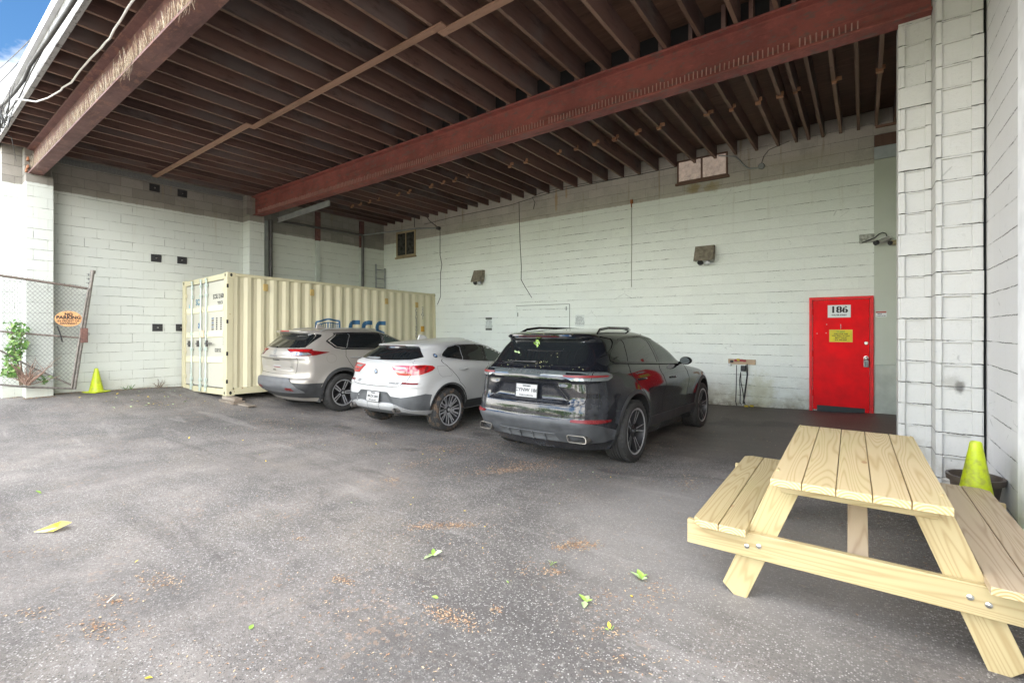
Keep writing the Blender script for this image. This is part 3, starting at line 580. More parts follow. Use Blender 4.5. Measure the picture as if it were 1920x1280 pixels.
# ------------------------------------------------------------------ round box with conduit, wall wires
def wires(name, pts, r, label, mat, cat='cable', Y=None):
    ps = [at(x, y, Y=(WY - .012 if Y is None else Y)) for x, y in pts]; o = obj(name, MB().tube(ps, r, 6), mat, smooth=60); return setp(o, label, cat)
c = at(1428, 312.5, Y=WY); e = empty('round_box', (c.x, WY, c.z), 'round grey junction box with bent conduit to the right of the backlit window', 'box')
obj('box_disc', disc((c.x, WY - .002, c.z), .06, .05), M_GREYMETAL, e, smooth=35)
obj('conduit', MB().tube([at(x, y, Y=WY - .03) for x, y in ((1348, 292), (1366, 293), (1380, 294), (1388, 302), (1396, 311), (1405, 316), (1424, 315))], .013, 8), M_GREYMETAL, e, smooth=60)
obj('thin_wire', MB().tube([at(x, y, Y=WY - .02) for x, y in ((1428, 306), (1432, 293), (1442, 281), (1458, 274), (1480, 265))], .005, 5), M_WIRE, e)
wires('wall_cable', ((825, 430), (825, 478), (828.5, 496), (826, 512), (826, 556), (820, 571)), .008, 'dark cable down the green wall beside the dark corner window', M_PIPE)
wires('wall_cable', ((973, 378), (974, 420), (975, 455), (977.5, 500), (977, 524), (984, 537), (997, 558)), .006, 'black cable bending right above the bricked up door outline', M_WIRE)
wires('wall_cable', ((1185, 372), (1184, 400), (1184.5, 450), (1184, 500), (1184, 538)), .008, 'pale painted cable hanging straight down the middle of the green wall', plain('painted_cable', (.42,.42,.36), .7))
c = at(1184, 379, Y=WY - .02); setp(obj('rusty_bracket', MB().box((c.x - .02, WY - .05, c.z - .035), (c.x + .035, WY - .003, c.z + .05)).box((c.x - .01, WY - .03, c.z - .12), (c.x + .008, WY - .003, c.z - .03)), plain('orange_rust', (.34,.12,.04), .8, var=.4, scale=30), bevel=.004), 'small orange rusty bracket at the top of the pale hanging cable', 'bracket')
wires('wall_cable', ((795, 421), (850, 407), (905, 396), (960, 384), (1000, 371), (1050, 357), (1100, 347), (1185, 330), (1240, 319), (1268, 313)), .007, 'thin black cable running along the stained courses under the joist ends', M_WIRE)
wires('wall_cable', ((1000, 392), (1003, 380), (998, 370), (1012, 363), (1060, 350), (1130, 339), (1205, 327)), .006, 'second thin cable sagging below the joist ends', M_WIRE)
wires('wall_cable', ((822, 427), (806, 415), (798, 404)), .012, 'short bent dark conduit beside the corner window', M_PIPE)
# conduits in the far corner
A = at(520, 414, X=-13.05); B = at(680, 441, X=-13.05); Cc = at(786, 428, Y=10.2); D_ = at(822, 428, Y=10.24)
e = empty('conduit_run', (A.x, A.y, 0), 'dark conduit across the recessed bay bending down behind the container', 'pipe')
obj('long_pipe', MB().tube([A, B], .035, 8), M_PIPE, e, smooth=60); obj('down_pipe', MB().tube([B, Vector((B.x, B.y, .2))], .045, 8), M_PIPE, e, smooth=60)
obj('branch_pipe', MB().tube([B, Cc, D_], .022, 8), M_GREYMETAL, e, smooth=60)
hp = at(788, 386, Y=10.0); obj('hanger_rod', MB().tube([(Cc.x, 10.0, 5.02), (Cc.x, 10.0, Cc.z)], .013, 6), M_PIPE, e)
obj('pipe_elbow', MB().lathe([(0, .05), (.055, .05), (.055, -.05), (0, -.05)], 12, Matrix.Translation(D_) @ RYM), M_PIPE, e)
# door track by the middle pilaster
e = empty('door_track', (-13.0, 6.2, 0), 'old grey steel door track and pipe at the end of the red beam', 'track')
m = MB(); P0 = at(522, 413, Y=6.22); P1 = at(618, 381, Y=6.22); m.prism([P0 + Vector((0, 0, -.06)), P0 + Vector((0, 0, .06)), P1 + Vector((0, 0, .06)), P1 + Vector((0, 0, -.06))], (0, .015, 0)); m.prism([P0 + Vector((0, -.03, -.065)), P0 + Vector((0, -.03, -.05)), P1 + Vector((0, -.03, -.05)), P1 + Vector((0, -.03, -.065))], (0, .03, 0)); m.prism([P0 + Vector((0, -.03, .05)), P0 + Vector((0, -.03, .065)), P1 + Vector((0, -.03, .065)), P1 + Vector((0, -.03, .05))], (0, .03, 0))
obj('horizontal_track', m, M_GALV, e)
obj('vertical_track', MB().box((-13.13, 6.13, 0), (-12.96, 6.30, 4.45)), plain('grey_green_post', (.32,.35,.33), .55, .2), e, bevel=.004)
obj('vertical_pipe', MB().tube([(-12.98, 6.37, 0), (-12.98, 6.37, 4.5)], .05, 10), M_PIPE, e, smooth=60)
# ladder in the corner
m1 = empty('ladder', (-13.03, 10.1, .0), 'weathered grey ladder top standing in the corner behind the container', 'ladder')
for y in (9.86, 10.22): obj('rail', MB().box((-13.06, y, -.1), (-13.0, y + .035, 3.68 - (y - 9.86) * .3)), M_GREYMETAL, m1, bevel=.006)
for z in np.arange(.5, 3.6, .3): obj('rung', MB().tube([(-13.03, 9.88, z), (-13.03, 10.24, z)], .016, 8), M_GREYMETAL, m1)
# ------------------------------------------------------------------ black square plates on the left wall
for px, py, lab in ((290, 352.5, 'black square plate on bare grey blocks just under the roof, nearer the batten foot'), (342, 363, 'black square plate on bare grey blocks just under the roof, nearer the red beam'), (293, 484, 'middle row black square plate directly above the lone low plate'), (341.5, 488, 'middle row black square plate above the container corner'), (295.5, 614, 'lowest black square plate on open painted wall left of the container'), (339, 614, 'black square plate almost hidden behind the container edge')):
    c = at(px, py, X=WX + .012); e = empty('wall_plate', c, lab, 'plate', 'black square anchor plates')
    obj('square_plate', MB().box((WX + .002, c.y - .10, c.z - .085), (WX + .014, c.y + .10, c.z + .085)), M_BLACK, e, bevel=.002)
    obj('bolt', MB().lathe([(0, .03), (.012, .03), (.016, .006), (.016, 0)], 6, Matrix.Translation((WX + .014, c.y, c.z)) @ Matrix.Rotation(R(90), 4, 'Y')), M_CHROME, e)
# ------------------------------------------------------------------ outlet board with cords
a = at(1366, 677, Y=WY); b = at(1417, 677, Y=WY)
e = empty('outlet_board', ((a.x + b.x) / 2, WY, a.z), 'short wooden board with plugged cords hanging to the floor left of the red door', 'board')
obj('wood_board', MB().box((a.x, WY - .035, a.z - .05), (b.x, WY - .003, a.z + .05)), timber('light_board', (.42,.30,.19), (.56,.43,.29), axis=0, sk=.1), e, bevel=.004)
M_YEL = plain('yellow_plug', (.55,.42,.03), .5); M_RDP = plain('red_plug', (.35,.05,.05), .5)
for k, (px, py, mt) in enumerate(((1372, 677, M_BLACK), (1380, 675, M_RDP), (1384, 674, M_YEL), (1390, 675, M_RDP), (1396, 676, M_RDP))):
    c = at(px, py, Y=WY - .05); obj('plug', MB().box((c.x - .028, WY - .07, c.z - .025), (c.x + .028, WY - .036, c.z + .02)), mt, e, bevel=.006)
c = at(1394, 690, Y=WY - .05); obj('transformer', MB().box((c.x - .045, WY - .09, c.z - .06), (c.x + .045, WY - .037, c.z + .05)), M_BLACK, e, bevel=.008)
c = at(1369, 682, Y=WY - .05); obj('lamp_socket', MB().lathe([(0, .03), (.03, .02), (.035, -.02), (0, -.03)], 12, Matrix.Translation((c.x, WY - .08, c.z - .01))), M_WHITE, e, smooth=40)
gzb = gz(-1.8, 10.2) + .012
for pts in (((1381, 684), (1380.5, 720), (1379.5, 752), (1381, 760)), ((1389, 697), (1386.5, 712), (1388, 735), (1387.5, 755), (1391, 759)), ((1389, 700), (1389, 715), (1393, 735), (1395, 752), (1397, 758)), ((1401, 682), (1402, 700), (1400, 718), (1397, 740), (1394, 756)), ((1399, 684), (1400.5, 702), (1398, 722), (1395, 745), (1393, 757))):
    obj('cord', MB().tube([at(x, y, Y=WY - .05 - i * .012) for i, (x, y) in enumerate(pts)], .0075, 6), M_BLACK, e, smooth=60)
for px, lab in ((1401, 'yellow plug end lying on the floor below the outlet board, left one'), (1411, 'yellow plug end lying on the floor below the outlet board, right one')):
    c = at(px, 762, Z=gzb); y = min(c.y, 10.2); z = gz(c.x, y)
    o = obj('cord_end', MB().tube([(c.x - .05, y, z + .02), (c.x - .01, y - .01, z + .024), (c.x + .02, y, z + .022)], [.014, .022, .018], 8), M_YEL, smooth=50); setp(o, lab, 'plug')
# ------------------------------------------------------------------ shipping container
M_CREAM = plain('cream_paint', (.61,.565,.39), .5, var=.06, scale=1.5, bump=.1)
mc = Mat('cream_paint_worn', (.66,.62,.42), .5); v = mc.coord(); n1 = mc.noise(v, 5, 6, .75); n2 = mc.noise(v, 1.2, 4)
cc = mc.mix(n2, (.52,.48,.315), (.60,.555,.375)); cc = mc.mix(mc.math('MULTIPLY', mc.step(n1, .635, .67), .8), cc, (.25,.11,.04)); M_CREAMW = mc.out(cc, None, n1, .1, .003)
M_DOORC = plain('pale_cream_door', (.50,.48,.40), .5, var=.03, scale=2)
M_GREENGALV = plain('galvanized_rod', (.50,.58,.54), .4, .4, .15)
M_GASKET = plain('grey_gasket', (.20,.19,.18), .8)
CW, CL, CHT = 2.438, 6.058, 2.591
ct = empty('shipping_container', (-10.6, 4.29, .13), 'cream corrugated shipping container with blue letters, doors facing the yard', 'container')
ct.rotation_euler = (-.018, -.027, 0)
def cob(n, mb, mat, par=ct, **k): return obj(n, mb, mat, par, world=False, **k)
m = MB()
for x in (-CW, -.16): m.box((x, .0, .118), (x + .16, .13, CHT - .118)); m.box((x, CL - .13, .118), (x + .16, CL, CHT - .118))
m.box((-CW + .178, .012, CHT - .13), (-.178, .12, CHT - .012)); m.box((-CW + .178, .012, .012), (-.178, .12, .14))
for x in (-CW + .005, -.075): m.box((x, .165, CHT - .075), (x + .07, CL - .165, CHT - .012)); m.box((x, .165, .02), (x + .07, CL - .165, .16))
m.box((-CW + .178, CL - .1, .02), (-.178, CL - .01, .14)); m.box((-CW + .178, CL - .1, CHT - .12), (-.178, CL - .01, CHT - .012))
cob('frame', m, M_CREAMW, bevel=.006)
for x in (-CW, -.178):
    for y in (0, CL - .165):
        for z in (0, CHT - .118):
            cc_ = cob('corner_casting', MB().box((x, y, z), (x + .178, y + .165, z + .118)), M_CREAMW, bevel=.008)
            m = MB(); m3 = MB()
            if y == 0: m3.lathe([(0, .003), (.024, .003)], 12, Matrix.Translation((x + .089, -.0005, z + .06)) @ Matrix.Rotation(R(90), 4, 'X') @ Matrix.Diagonal((1, 1.5, 1, 1)))
            if x > -1: m.lathe([(0, .003), (.026, .003)], 12, Matrix.Translation((x + .1785, y + .08, z + .06)) @ Matrix.Rotation(R(90), 4, 'Y') @ Matrix.Diagonal((1.4, 1, 1, 1)))
            if m.v: cob('casting_hole', m, M_DARK, cc_)
            if m3.v: cob('casting_hole', m3, M_DARK, cc_)
def prof(y):   # corrugation depth at distance y
    P = .2785; t = (y - .14) % P
    return 0 if t < .07 else -.036 * (t - .07) / .068 if t < .138 else -.036 if t < .208 else -.036 * (1 - (t - .208) / .0705)
brk = sorted({round(.14 + .2785 * k + q, 4) for k in range(22) for q in (0, .07, .138, .208)} | {.13, CL - .13}); brk = [b for b in brk if .13 <= b <= CL - .13]
for xo, sgn, nm in ((-.012, 1, 'side_panel'), (-CW + .012, -1, 'side_panel')):
    m = MB()
    for a, b in zip(brk, brk[1:]):
        pa, pb = xo + sgn * prof(a + 1e-6), xo + sgn * prof(b - 1e-6)
        m.poly([(pa, a, .16), (pb, b, .16), (pb, b, CHT - .076), (pa, a, CHT - .076)])
    sp_ = cob(nm, m, M_CREAM if sgn < 0 else M_CREAM, wn=False)
    if sgn > 0: side_panel = sp_
cob('roof_panel', MB().box((-CW + .08, .13, CHT - .05), (-.08, CL - .12, CHT - .02)), M_CREAMW)
cob('end_panel', MB().box((-CW + .165, CL - .06, .145), (-.165, CL - .04, CHT - .125)), M_CREAM)
cob('floor_panel', MB().box((-CW + .08, .13, .10), (-.08, CL - .12, .15)), M_DARK)
def cl(px, py): p = at(px, py, Y=4.29); return p.x + 10.6, p.z - .13
cx = -CW / 2 - .01
DZ0, DZ1 = .165, CHT - .15
for s, (x0, x1), rods in ((0, (-CW + .17, cx - .012), (cl(359.4, 600)[0], cl(375.8, 600)[0])), (1, (cx + .012, -.17), (cl(386, 600)[0],))):
    m = MB().box((x0, .03, DZ0), (x1, .07, DZ1))
    dr = cob('container_door', m, M_DOORC, bevel=.004)
    m = MB(); 
    for z in (.74, 1.30, 1.86):
        m.prism([(x0 + .06, .0305, z - .075), (x0 + .06, .008, z - .055), (x0 + .06, .008, z + .055), (x0 + .06, .0305, z + .075)], (x1 - x0 - .12, 0, 0))
    cob('pressed_ridge', m, plain('ridge_cream', (.70,.66,.48), .5, var=.04), dr, bevel=.003)
    cob('gasket', MB().box((x0 - .01, .034, DZ0 - .012), (x1 + .01, .066, DZ0 - .001)).box((x0 - .01, .034, DZ1 + .001), (x1 + .01, .066, DZ1 + .014)), M_GASKET, dr)
    for rx in rods:
        m = MB().tube([(rx, -.012, .07), (rx, -.012, CHT - .07)], .017, 10)
        rod = cob('lock_rod', m, M_GREENGALV, smooth=60)
        m = MB()
        for z in (.16, .30, .98, 1.32, CHT - .42, CHT - .20): cob('rod_bracket', MB().box((rx - .035, -.035, z - .035), (rx + .035, .012, z + .035)), M_GREENGALV, rod, bevel=.006)
        for z in (.045, CHT - .10): cob('cam_end', MB().box((rx - .03, -.035, z), (rx + .03, .0, z + .055)), M_GREENGALV, rod, bevel=.006)
        m = MB()
        hx = -.22 if not s else .36 
        m = MB().box((rx if s else rx - .20, -.04, 1.085), (rx + hx if s else rx, -.022, 1.115)); m.box((rx - .10 if not s else rx + .09, -.055, 1.03), (rx - .065 if not s else rx + .125, -.01, 1.17))
        cob('lock_handle', m, M_PIPE, rod, bevel=.004)
    hx = -.16 if s else -CW + .165
    for z in (.35, .92, 1.62, 2.23): cob('hinge', MB().box((hx - .05 if s else hx - .03, -.006, z - .04), (hx + .02 if s else hx + .06, .028, z + .04)), M_CREAMW, dr, bevel=.005)
    if s:
        for z in (.30, .88, 1.55, 2.30): cob('hinge_slot', MB().box((-.012, -.004, z - .04), (.0035, .03, z + .04)), M_DARK, dr)
cob('custom_seal_plate', MB().box((cx - .085, -.03, 1.24), (cx + .075, .006, 1.40)), plain('pinkish_cream', (.70,.58,.42), .5), bevel=.01)
DF = lambda x, z, y=.024: frame((x, y, z), (1, 0, 0), (0, 0, 1))
def ctext(s, px, py, size, mt, sx=.8, bold=.001, rot=0):
    x, z = cl(px, py); return text('marking', s, size, DF(x, z, .0285), mt, ct, world=False, sx=sx, bold=bold)
ctext('SCSU 216060', 406.5, 553.5, .14, M_INK, .78, .003); ctext('22G1', 409, 567.5, .14, M_INK, .9, .003)
ctext('SCS', 367.5, 563, .19, plain('teal_ink', (.03,.16,.24), .5), .95, .004)
x, z = cl(353.5, 569); m = MB()
for k in range(14):
    a0, a1 = [R(-200 + 290 * t / 14) for t in (k, k + 1)]; w_ = .028 * math.sin(math.pi * (k + .5) / 14) + .008
    m.prism([(x + (.085 + q) * math.cos(a), .027, z + (.115 + q) * math.sin(a)) for a, q in ((a0, -w_), (a0, w_), (a1, w_), (a1, -w_))], (0, .002, 0))
cob('swoosh_mark', m, plain('light_blue_ink', (.10,.38,.50), .5))
x, z = cl(369, 607); cob('round_sticker', MB().lathe([(0, .002), (.045, .002), (.045, 0)], 16, Matrix.Translation((x, .029, z)) @ Matrix.Rotation(R(90), 4, 'X') @ Matrix.Diagonal((1, 1.5, 1, 1))), M_BLUEINK)
ctext('2', 369, 607, .06, M_WHITE, 1).location.y -= .004
for i in range(7):
    for j, (px, s) in enumerate(((395.5, 'MAX WT'), (403, '30480'), (411, '67200'))):
        ctext(s, px - .6, 595 + i * 4.1, .040, M_BLUEINK if j == 0 and i % 2 == 0 else M_INK, .7, .0015)
for i in range(4): ctext('KGS LBS', 416, 633 + i * 4, .03, M_BLUEINK, .8)
ctext('CU.CAP. 33.2', 405, 655.5, .11, M_INK, .5, .002)
x, z = cl(354, 685); m = MB()
for k in range(7): m.box((x - .04, .026, z - .13 + k * .038), (x + .04, .0295, z - .13 + k * .038 + .024))
cob('door_vent', m, plain('vent_grey', (.28,.28,.25), .7))
# blue logo and vertical numbers painted on the corrugated side: cut at every fold and laid on it
def lay(o, sl=0):
    bm = bmesh.new(); bm.from_mesh(o.data)
    for b in brk: bmesh.ops.bisect_plane(bm, geom=bm.verts[:] + bm.edges[:] + bm.faces[:], plane_co=(0, b, 0), plane_no=(0, 1, 0))
    for v in bm.verts: v.co.x = -.012 + prof(v.co.y) + .0025 + (.0015 if v.co.x > -.0005 else 0)
    bm.to_mesh(o.data); bm.free()
SF = lambda y, z: frame((.0, y, z), (0, 1, 0), (0, 0, 1))
def sl_(px, py): p = at(px, py, X=-10.6); return p.y - 4.29, p.z - .13
M_LOGO = plain('logo_blue', (.015,.10,.22), .5)
y0, zt = sl_(653, 601); y1, _ = sl_(727, 603)
zt += .018 * y1
def stroke(m_, pts, t):
    """flat rounded lettering stroke in the (y, z) plane of the side panel"""
    pts = [Vector(p) for p in pts]
    for i, p in enumerate(pts[:-1]):
        q = pts[i + 1]; d_ = (q - p).normalized(); n_ = Vector((-d_.y, d_.x)) * t / 2; e_ = d_ * .004
        m_.prism([(-.001, *(p - n_ - e_)), (-.001, *(q - n_ + e_)), (-.001, *(q + n_ + e_)), (-.001, *(p + n_ - e_))], (.002, 0, 0))
def rnd_path(cs, r=.13, n=5):
    out = [cs[0]]
    for a_, b_, c_ in zip(cs, cs[1:], cs[2:]):
        a_, b_, c_ = Vector(a_), Vector(b_), Vector(c_); u = (a_ - b_).normalized() * r; w_ = (c_ - b_).normalized() * r
        for i in range(n + 1): t = i / n; out.append(tuple((b_ + u) * (1-t)**2 + b_ * 2*t*(1-t) + (b_ + w_) * t*t))
    return out + [cs[-1]]
for k, ch in enumerate('SCS'):
    L0 = y0 + (y1 - y0) * (k / 3 + .02); L1 = y0 + (y1 - y0) * ((k + 1) / 3 - .05); zt_ = zt - .055; zm = zt_ - .25; zb3 = zt_ - .50
    path = [(L1, zt_), (L0 + .05, zt_), (L0 + .05, zm), (L1 - .05, zm), (L1 - .05, zb3), (L0, zb3)] if ch == 'S' else [(L1, zt_), (L0 + .05, zt_), (L0 + .05, zb3), (L1, zb3)]
    m = MB(); stroke(m, rnd_path(path), .11); lay(cob('logo_letter', m, M_LOGO))
ya, za = sl_(594, 603); yb, zb_ = sl_(616, 597); yc, zc_ = sl_(637, 601)
m = MB(); th = .045; za += .03; zb_ += .03; zc_ += .04
def bar(p, q, t=th): 
    d_ = Vector((0, q[0] - p[0], q[1] - p[1])).normalized(); n_ = Vector((0, -d_.z, d_.y)) * t / 2; a_ = Vector((-.001, p[0], p[1])); b2_ = Vector((-.001, q[0], q[1]))
    m.prism([a_ - n_, b2_ - n_, b2_ + n_, a_ + n_], (.002, 0, 0))
bar((ya, za), (yb, zb_)); bar((yb, zb_), (yc, zc_)); bar((ya, za), (ya, za - .4)); bar((yc, zc_), (yc, zc_ - .4)); bar((yb, zb_ - .09), (yb, zb_ - .5), .03)
for k in range(1, 5): yk = ya + (yb - ya) * k / 5; bar((yk, za + (zb_ - za) * k / 5 - .09), (yk, za - .42), .022)
for k in range(1, 6): yk = yb + (yc - yb) * k / 6; bar((yk, zb_ + (zc_ - zb_) * k / 6 - .08), (yk, za - .42), .022)
bar((ya, za - .07), (yb, zb_ - .08), .025); bar((yb, zb_ - .08), (yc, zc_ - .07), .025); bar((ya, za - .42), (yb, zb_ - .55)); bar((yb, zb_ - .55), (yc, zc_ - .42))
lay(cob('logo_emblem', m, M_LOGO))
for px, s, pt in ((781.5, 'SCSU2160601', 577), (793.5, '22G1', 578)):
    for i, ch in enumerate(s):
        y_, z_ = sl_(px, pt + i * 6.0); lay(text('marking', ch, .12, SF(y_, z_ + .1), M_GREYINK, ct, world=False, sx=1.2, bold=.002))
y_, z_ = sl_(794, 617); m = MB().box((-.001, y_ - .07, z_ + .02), (.001, y_ + .07, z_ + .19)); lay(cob('orange_label', m, plain('orange_label', (.50,.26,.02), .5)))
for px, py in ((497.5, 538), (585, 546), (725, 560), (782, 566)):
    y_, z_ = sl_(px, py); cob('vent_cover', MB().box((-.012 + prof(y_) - .0, y_ - .05, z_ - .07), (-.012 + prof(y_) + .03, y_ + .05, z_ + .09)), plain('vent_tan', (.48,.34,.12), .6), bevel=.012)
# timber cribbing under the near corner
M_CRIB = timber('grey_crib_timber', (.17,.14,.11), (.30,.26,.21), axis=0)
c0 = at(440, 748, Y=4.32); zg = gz(-10.6, 4.3)
for k, (x0, x1, y0, y1, z0, z1, lab) in enumerate(((-10.72, -10.12, 4.25, 4.40, .066, .128, 'upper grey timber block directly under the container corner'), (-10.80, -10.10, 4.22, 4.45, .004, .064, 'lower grey timber block lying on the asphalt below the upper one'), (-10.30, -9.65, 4.30, 4.44, -.03, .0, 'flat broken plank beside the container blocks'))):
    zz = gz((x0 + x1) / 2, y0) ; zz = zz - .0
    setp(obj('timber_block', MB().box((x0, y0, max(z0, zz - .03) if k < 2 else zz - .005), (x1, y1, max(z1, zz + .03) if k < 2 else zz + .03)), M_CRIB, bevel=.008), lab, 'timber', 'timber blocks under the container')
setp(obj('timber_block', MB().box((-12.9, 9.9, -.2), (-10.8, 10.1, .005)), M_CRIB), 'long timber under the far end of the container', 'timber', 'timber blocks under the container')
# ------------------------------------------------------------------ cones and pot
mco = Mat('lime_cone_plastic', (.60,.72,.02), .42); v = mco.coord(); mco.out(mco.mix(mco.step(mco.noise(v, 11, 6, .7), .46, .68), (.50,.60,.012), (.33,.36,.05)))
M_CONE = mco.m
def cone(x, y, z, h, br, tr, bw_, label, tilt=0):
    e = empty('traffic_cone', (x, y, z), label, 'traffic cone', 'lime yellow traffic cones', rz=tilt)
    obj('cone_body', MB().lathe([(br * 1.12, .022), (br, .045), (br * .96, .07), (tr * 1.15, h * .93), (tr, h * .985), (tr * .8, h), (tr * .7, h * .98), (tr * .72, h * .8)], 36), M_CONE, e, smooth=40, world=False)
    obj('cone_base', MB().box((-bw_, -bw_, 0), (bw_, bw_, .028)), M_CONE, e, bevel=.012, world=False)
zc = gz(-12.86, 2.70); cone(-12.86, 2.70, zc, .50, .118, .032, .165, 'lime yellow cone on the ground beside the chain link gate', .5)
cone(.64, 4.68, gz(.64, 4.68), .715, .145, .034, .175, 'taller lime yellow cone in front of the dark pot behind the picnic bench')
e = empty('plant_pot', (.675, 4.97, gz(.67, 4.97)), 'dark brown plastic pot tucked behind the tall yellow cone', 'pot')
obj('pot_body', MB().lathe([(0, .0), (.10, 0), (.145, .36), (.165, .36), (.168, .40), (.15, .40), (.135, .30), (0, .28)], 32), plain('brown_pot', (.085,.065,.05), .5, var=.3), e, smooth=35, world=False)
# ------------------------------------------------------------------ chain link gate leaning by the wall
GX = -12.52
M_GPOST = plain('worn_gate_steel', (.22,.20,.18), .55, .5, .35, 20)
M_RUSTY = plain('rusty_gate_rail', (.20,.165,.14), .7, .3, .4, 20)
M_NET = plain('chain_wire', (.15,.155,.15), .5, .5)
gt = empty('chain_link_gate', at(140, 728, X=GX), 'leaning chain link gate with bent steel frame in front of the left pilaster', 'gate')
G = lambda x, y, dx=0: at(x, y, X=GX + dx)
obj('gate_post', MB().tube([G(174, 509), G(160, 600), G(150, 660), G(139, 729)], .032, 10), M_GPOST, gt, smooth=60)
obj('post_cap', MB().tube([G(174.6, 507), G(174, 513)], .042, 10), M_GPOST, gt, smooth=60)
obj('frame_stile', MB().tube([G(166, 541, .03), G(153, 610, .03), G(134, 727, .03)], .017, 8), M_GPOST, gt, smooth=60)
obj('top_rail', MB().tube([G(-70, 506), G(0, 516.5), G(60, 525), G(165, 541)], .024, 8), M_RUSTY, gt, smooth=60)
obj('middle_rail', MB().tube([G(-70, 615), G(0, 621), G(70, 627), G(150, 633)], .017, 8), M_RUSTY, gt, smooth=60)
obj('bottom_rail', MB().tube([G(-70, 721), G(0, 721), G(60, 726), G(139, 728)], .019, 8), M_GPOST, gt, smooth=60)
obj('brace_rod', MB().tube([G(-40, 637), G(0, 657), G(60, 689), G(135, 722)], .017, 8), M_GPOST, gt, smooth=60)
obj('loose_bar', MB().tube([G(107, 611, .04), G(113, 626, .05), G(117, 641, .04)], .012, 6), M_WIRE, gt)
p = G(157, 628); obj('latch_box', MB().box((GX + .02, p.y - .06, p.z - .15), (GX + .09, p.y + .05, p.z + .14)), plain('rusted_latch', (.17,.09,.075), .8, .2, .5, 30), gt, bevel=.01)
obj('latch_ring', MB().tube([G(163, 625, .05), G(167, 624, .05), G(167, 628, .05), G(163, 629, .05)], .008, 6), M_GPOST, gt)
m = MB()
for q in (515, 523, 531): m.tube([G(173 - (q - 510) * .14, q), G(163 - (q - 510) * .1, q - 1)], .005, 4); m.tube([G(166, q - 2), G(166, q + 2)], .01, 4)
for k in range(19):
    x = -20 + k * 10; a = G(x, 519.3 + x * .148); m.tube([a, a + Vector((0, .012, .07))], .0035, 3, cap=False)
obj('barb_arm', m, M_NET, gt)
net = MB(); Y0, Y1 = G(-70, 600).y, G(152, 600).y; ztop = lambda y: G(0, 516.5).z + (y - G(0, 516.5).y) * (G(165, 541).z - G(0, 516.5).z) / (G(165, 541).y - G(0, 516.5).y)
zb0 = G(0, 722).z; ymax = lambda z: G(139, 727).y + (z - G(139, 727).z) * (G(166, 541).y - G(139, 727).y) / (G(166, 541).z - G(139, 727).z)
P_ = .066
for s in (1, -1):
    for k in range(-60, 90):
        c_ = Y0 + k * P_ * 1.0; pts = []
        z = zb0
        while z < 2.75:
            y = c_ + s * (z - zb0) * .82
            if Y0 < y < ymax(z) and z < ztop(y): pts.append((GX + (.004 if s > 0 else -.004) + .003 * math.sin(z * 60), y, z))
            elif pts: break
            z += .08
        if len(pts) > 1: net.tube(pts, .0026, 3, cap=False)
nt_o = obj('chain_mesh', net, M_NET, gt)
c = G(128.5, 597.5, .02); e = empty('no_parking_sign', c, 'oval orange NO PARKING sign wired to the chain link gate', 'sign')
EL = [(GX + .02, c.y + .20 * math.cos(a), c.z + .152 * math.sin(a)) for a in [2 * math.pi * k / 36 for k in range(36)]]
obj('sign_plate', MB().prism(EL, (.006, 0, 0)), plain('faded_orange', (.72,.38,.17), .6, var=.2, scale=12), e)
for s, dz, sz, bb in (('NO', .085, .075, .004), ('PARKING', .022, .085, .004), ('IN FRONT OF', -.045, .052, .0015), ('DRIVEWAY', -.093, .05, .0015)):
    text('sign_text', s, sz, frame((GX + .0285, c.y, c.z + dz), (0, 1, 0), (0, 0, 1)), M_INK, e, bold=bb)
# ------------------------------------------------------------------ vine, dead twigs, weeds along the wall
M_LEAFG = plain('vine_leaf', (.10,.22,.045), .5, var=.45, scale=12, Transmission_Weight=0.0)
M_LEAFL = plain('pale_vine_leaf', (.22,.34,.10), .5, var=.3, scale=12)
M_STEM = plain('vine_stem', (.16,.11,.07), .8)
rv = random.Random(4)
def leaf(m, p, L, d, n, mi=0):
    d = Vector(d).normalized(); n = Vector(n).normalized(); s = d.cross(n).normalized(); n = s.cross(d)
    c1 = p + d * L * .45; 
    m.poly([p, p + d * L * .25 + s * L * .22, c1 + s * L * .27 + n * L * .05, p + d * L * .8 + s * L * .13, p + d * L + n * -L * .05], mi)
    m.poly([p, p + d * L - n * L * .05, p + d * L * .8 - s * L * .13, c1 - s * L * .27 + n * L * .05, p + d * L * .25 - s * L * .22], mi)
e = empty('climbing_vine', G(30, 722), 'green leafy vine climbing the chain link gate by the pilaster', 'plant')
m = MB()
for k in range(400):
    t = rv.random() ** .8; y_ = 600 + 105 * t; xm = 27 + 8 * math.sin(t * 5) ; wdt = 19 * (1 - .3 * t)
    if 672 < y_ < 690 and rv.random() < .5: continue
    p = G(xm + rv.uniform(-wdt, wdt), y_, rv.uniform(-.16, .12)); a = rv.uniform(0, 6.28)
    leaf(m, p, rv.uniform(.045, .10), (rv.uniform(-.2, .8), math.cos(a), math.sin(a) - .35), (rv.uniform(.3, 1), rv.uniform(-.5, .5), rv.uniform(.2, 1)), rv.random() < .35)
obj('leaves', m, [M_LEAFG, M_LEAFL], e, wn=False)
m = MB()
for x0, x1 in ((34, 20), (38, 36), (30, 44)): m.tube([G(x0 + 8, 722), G(x0 + 2, 690), G((x0 + x1) / 2, 655), G(x1, 612)], [.014, .011, .009, .004], 5)
obj('stem', m, M_STEM, e)
e = empty('dead_shrub', G(52, 724), 'tangle of dead brown twigs at the foot of the gate', 'plant')
m = MB()
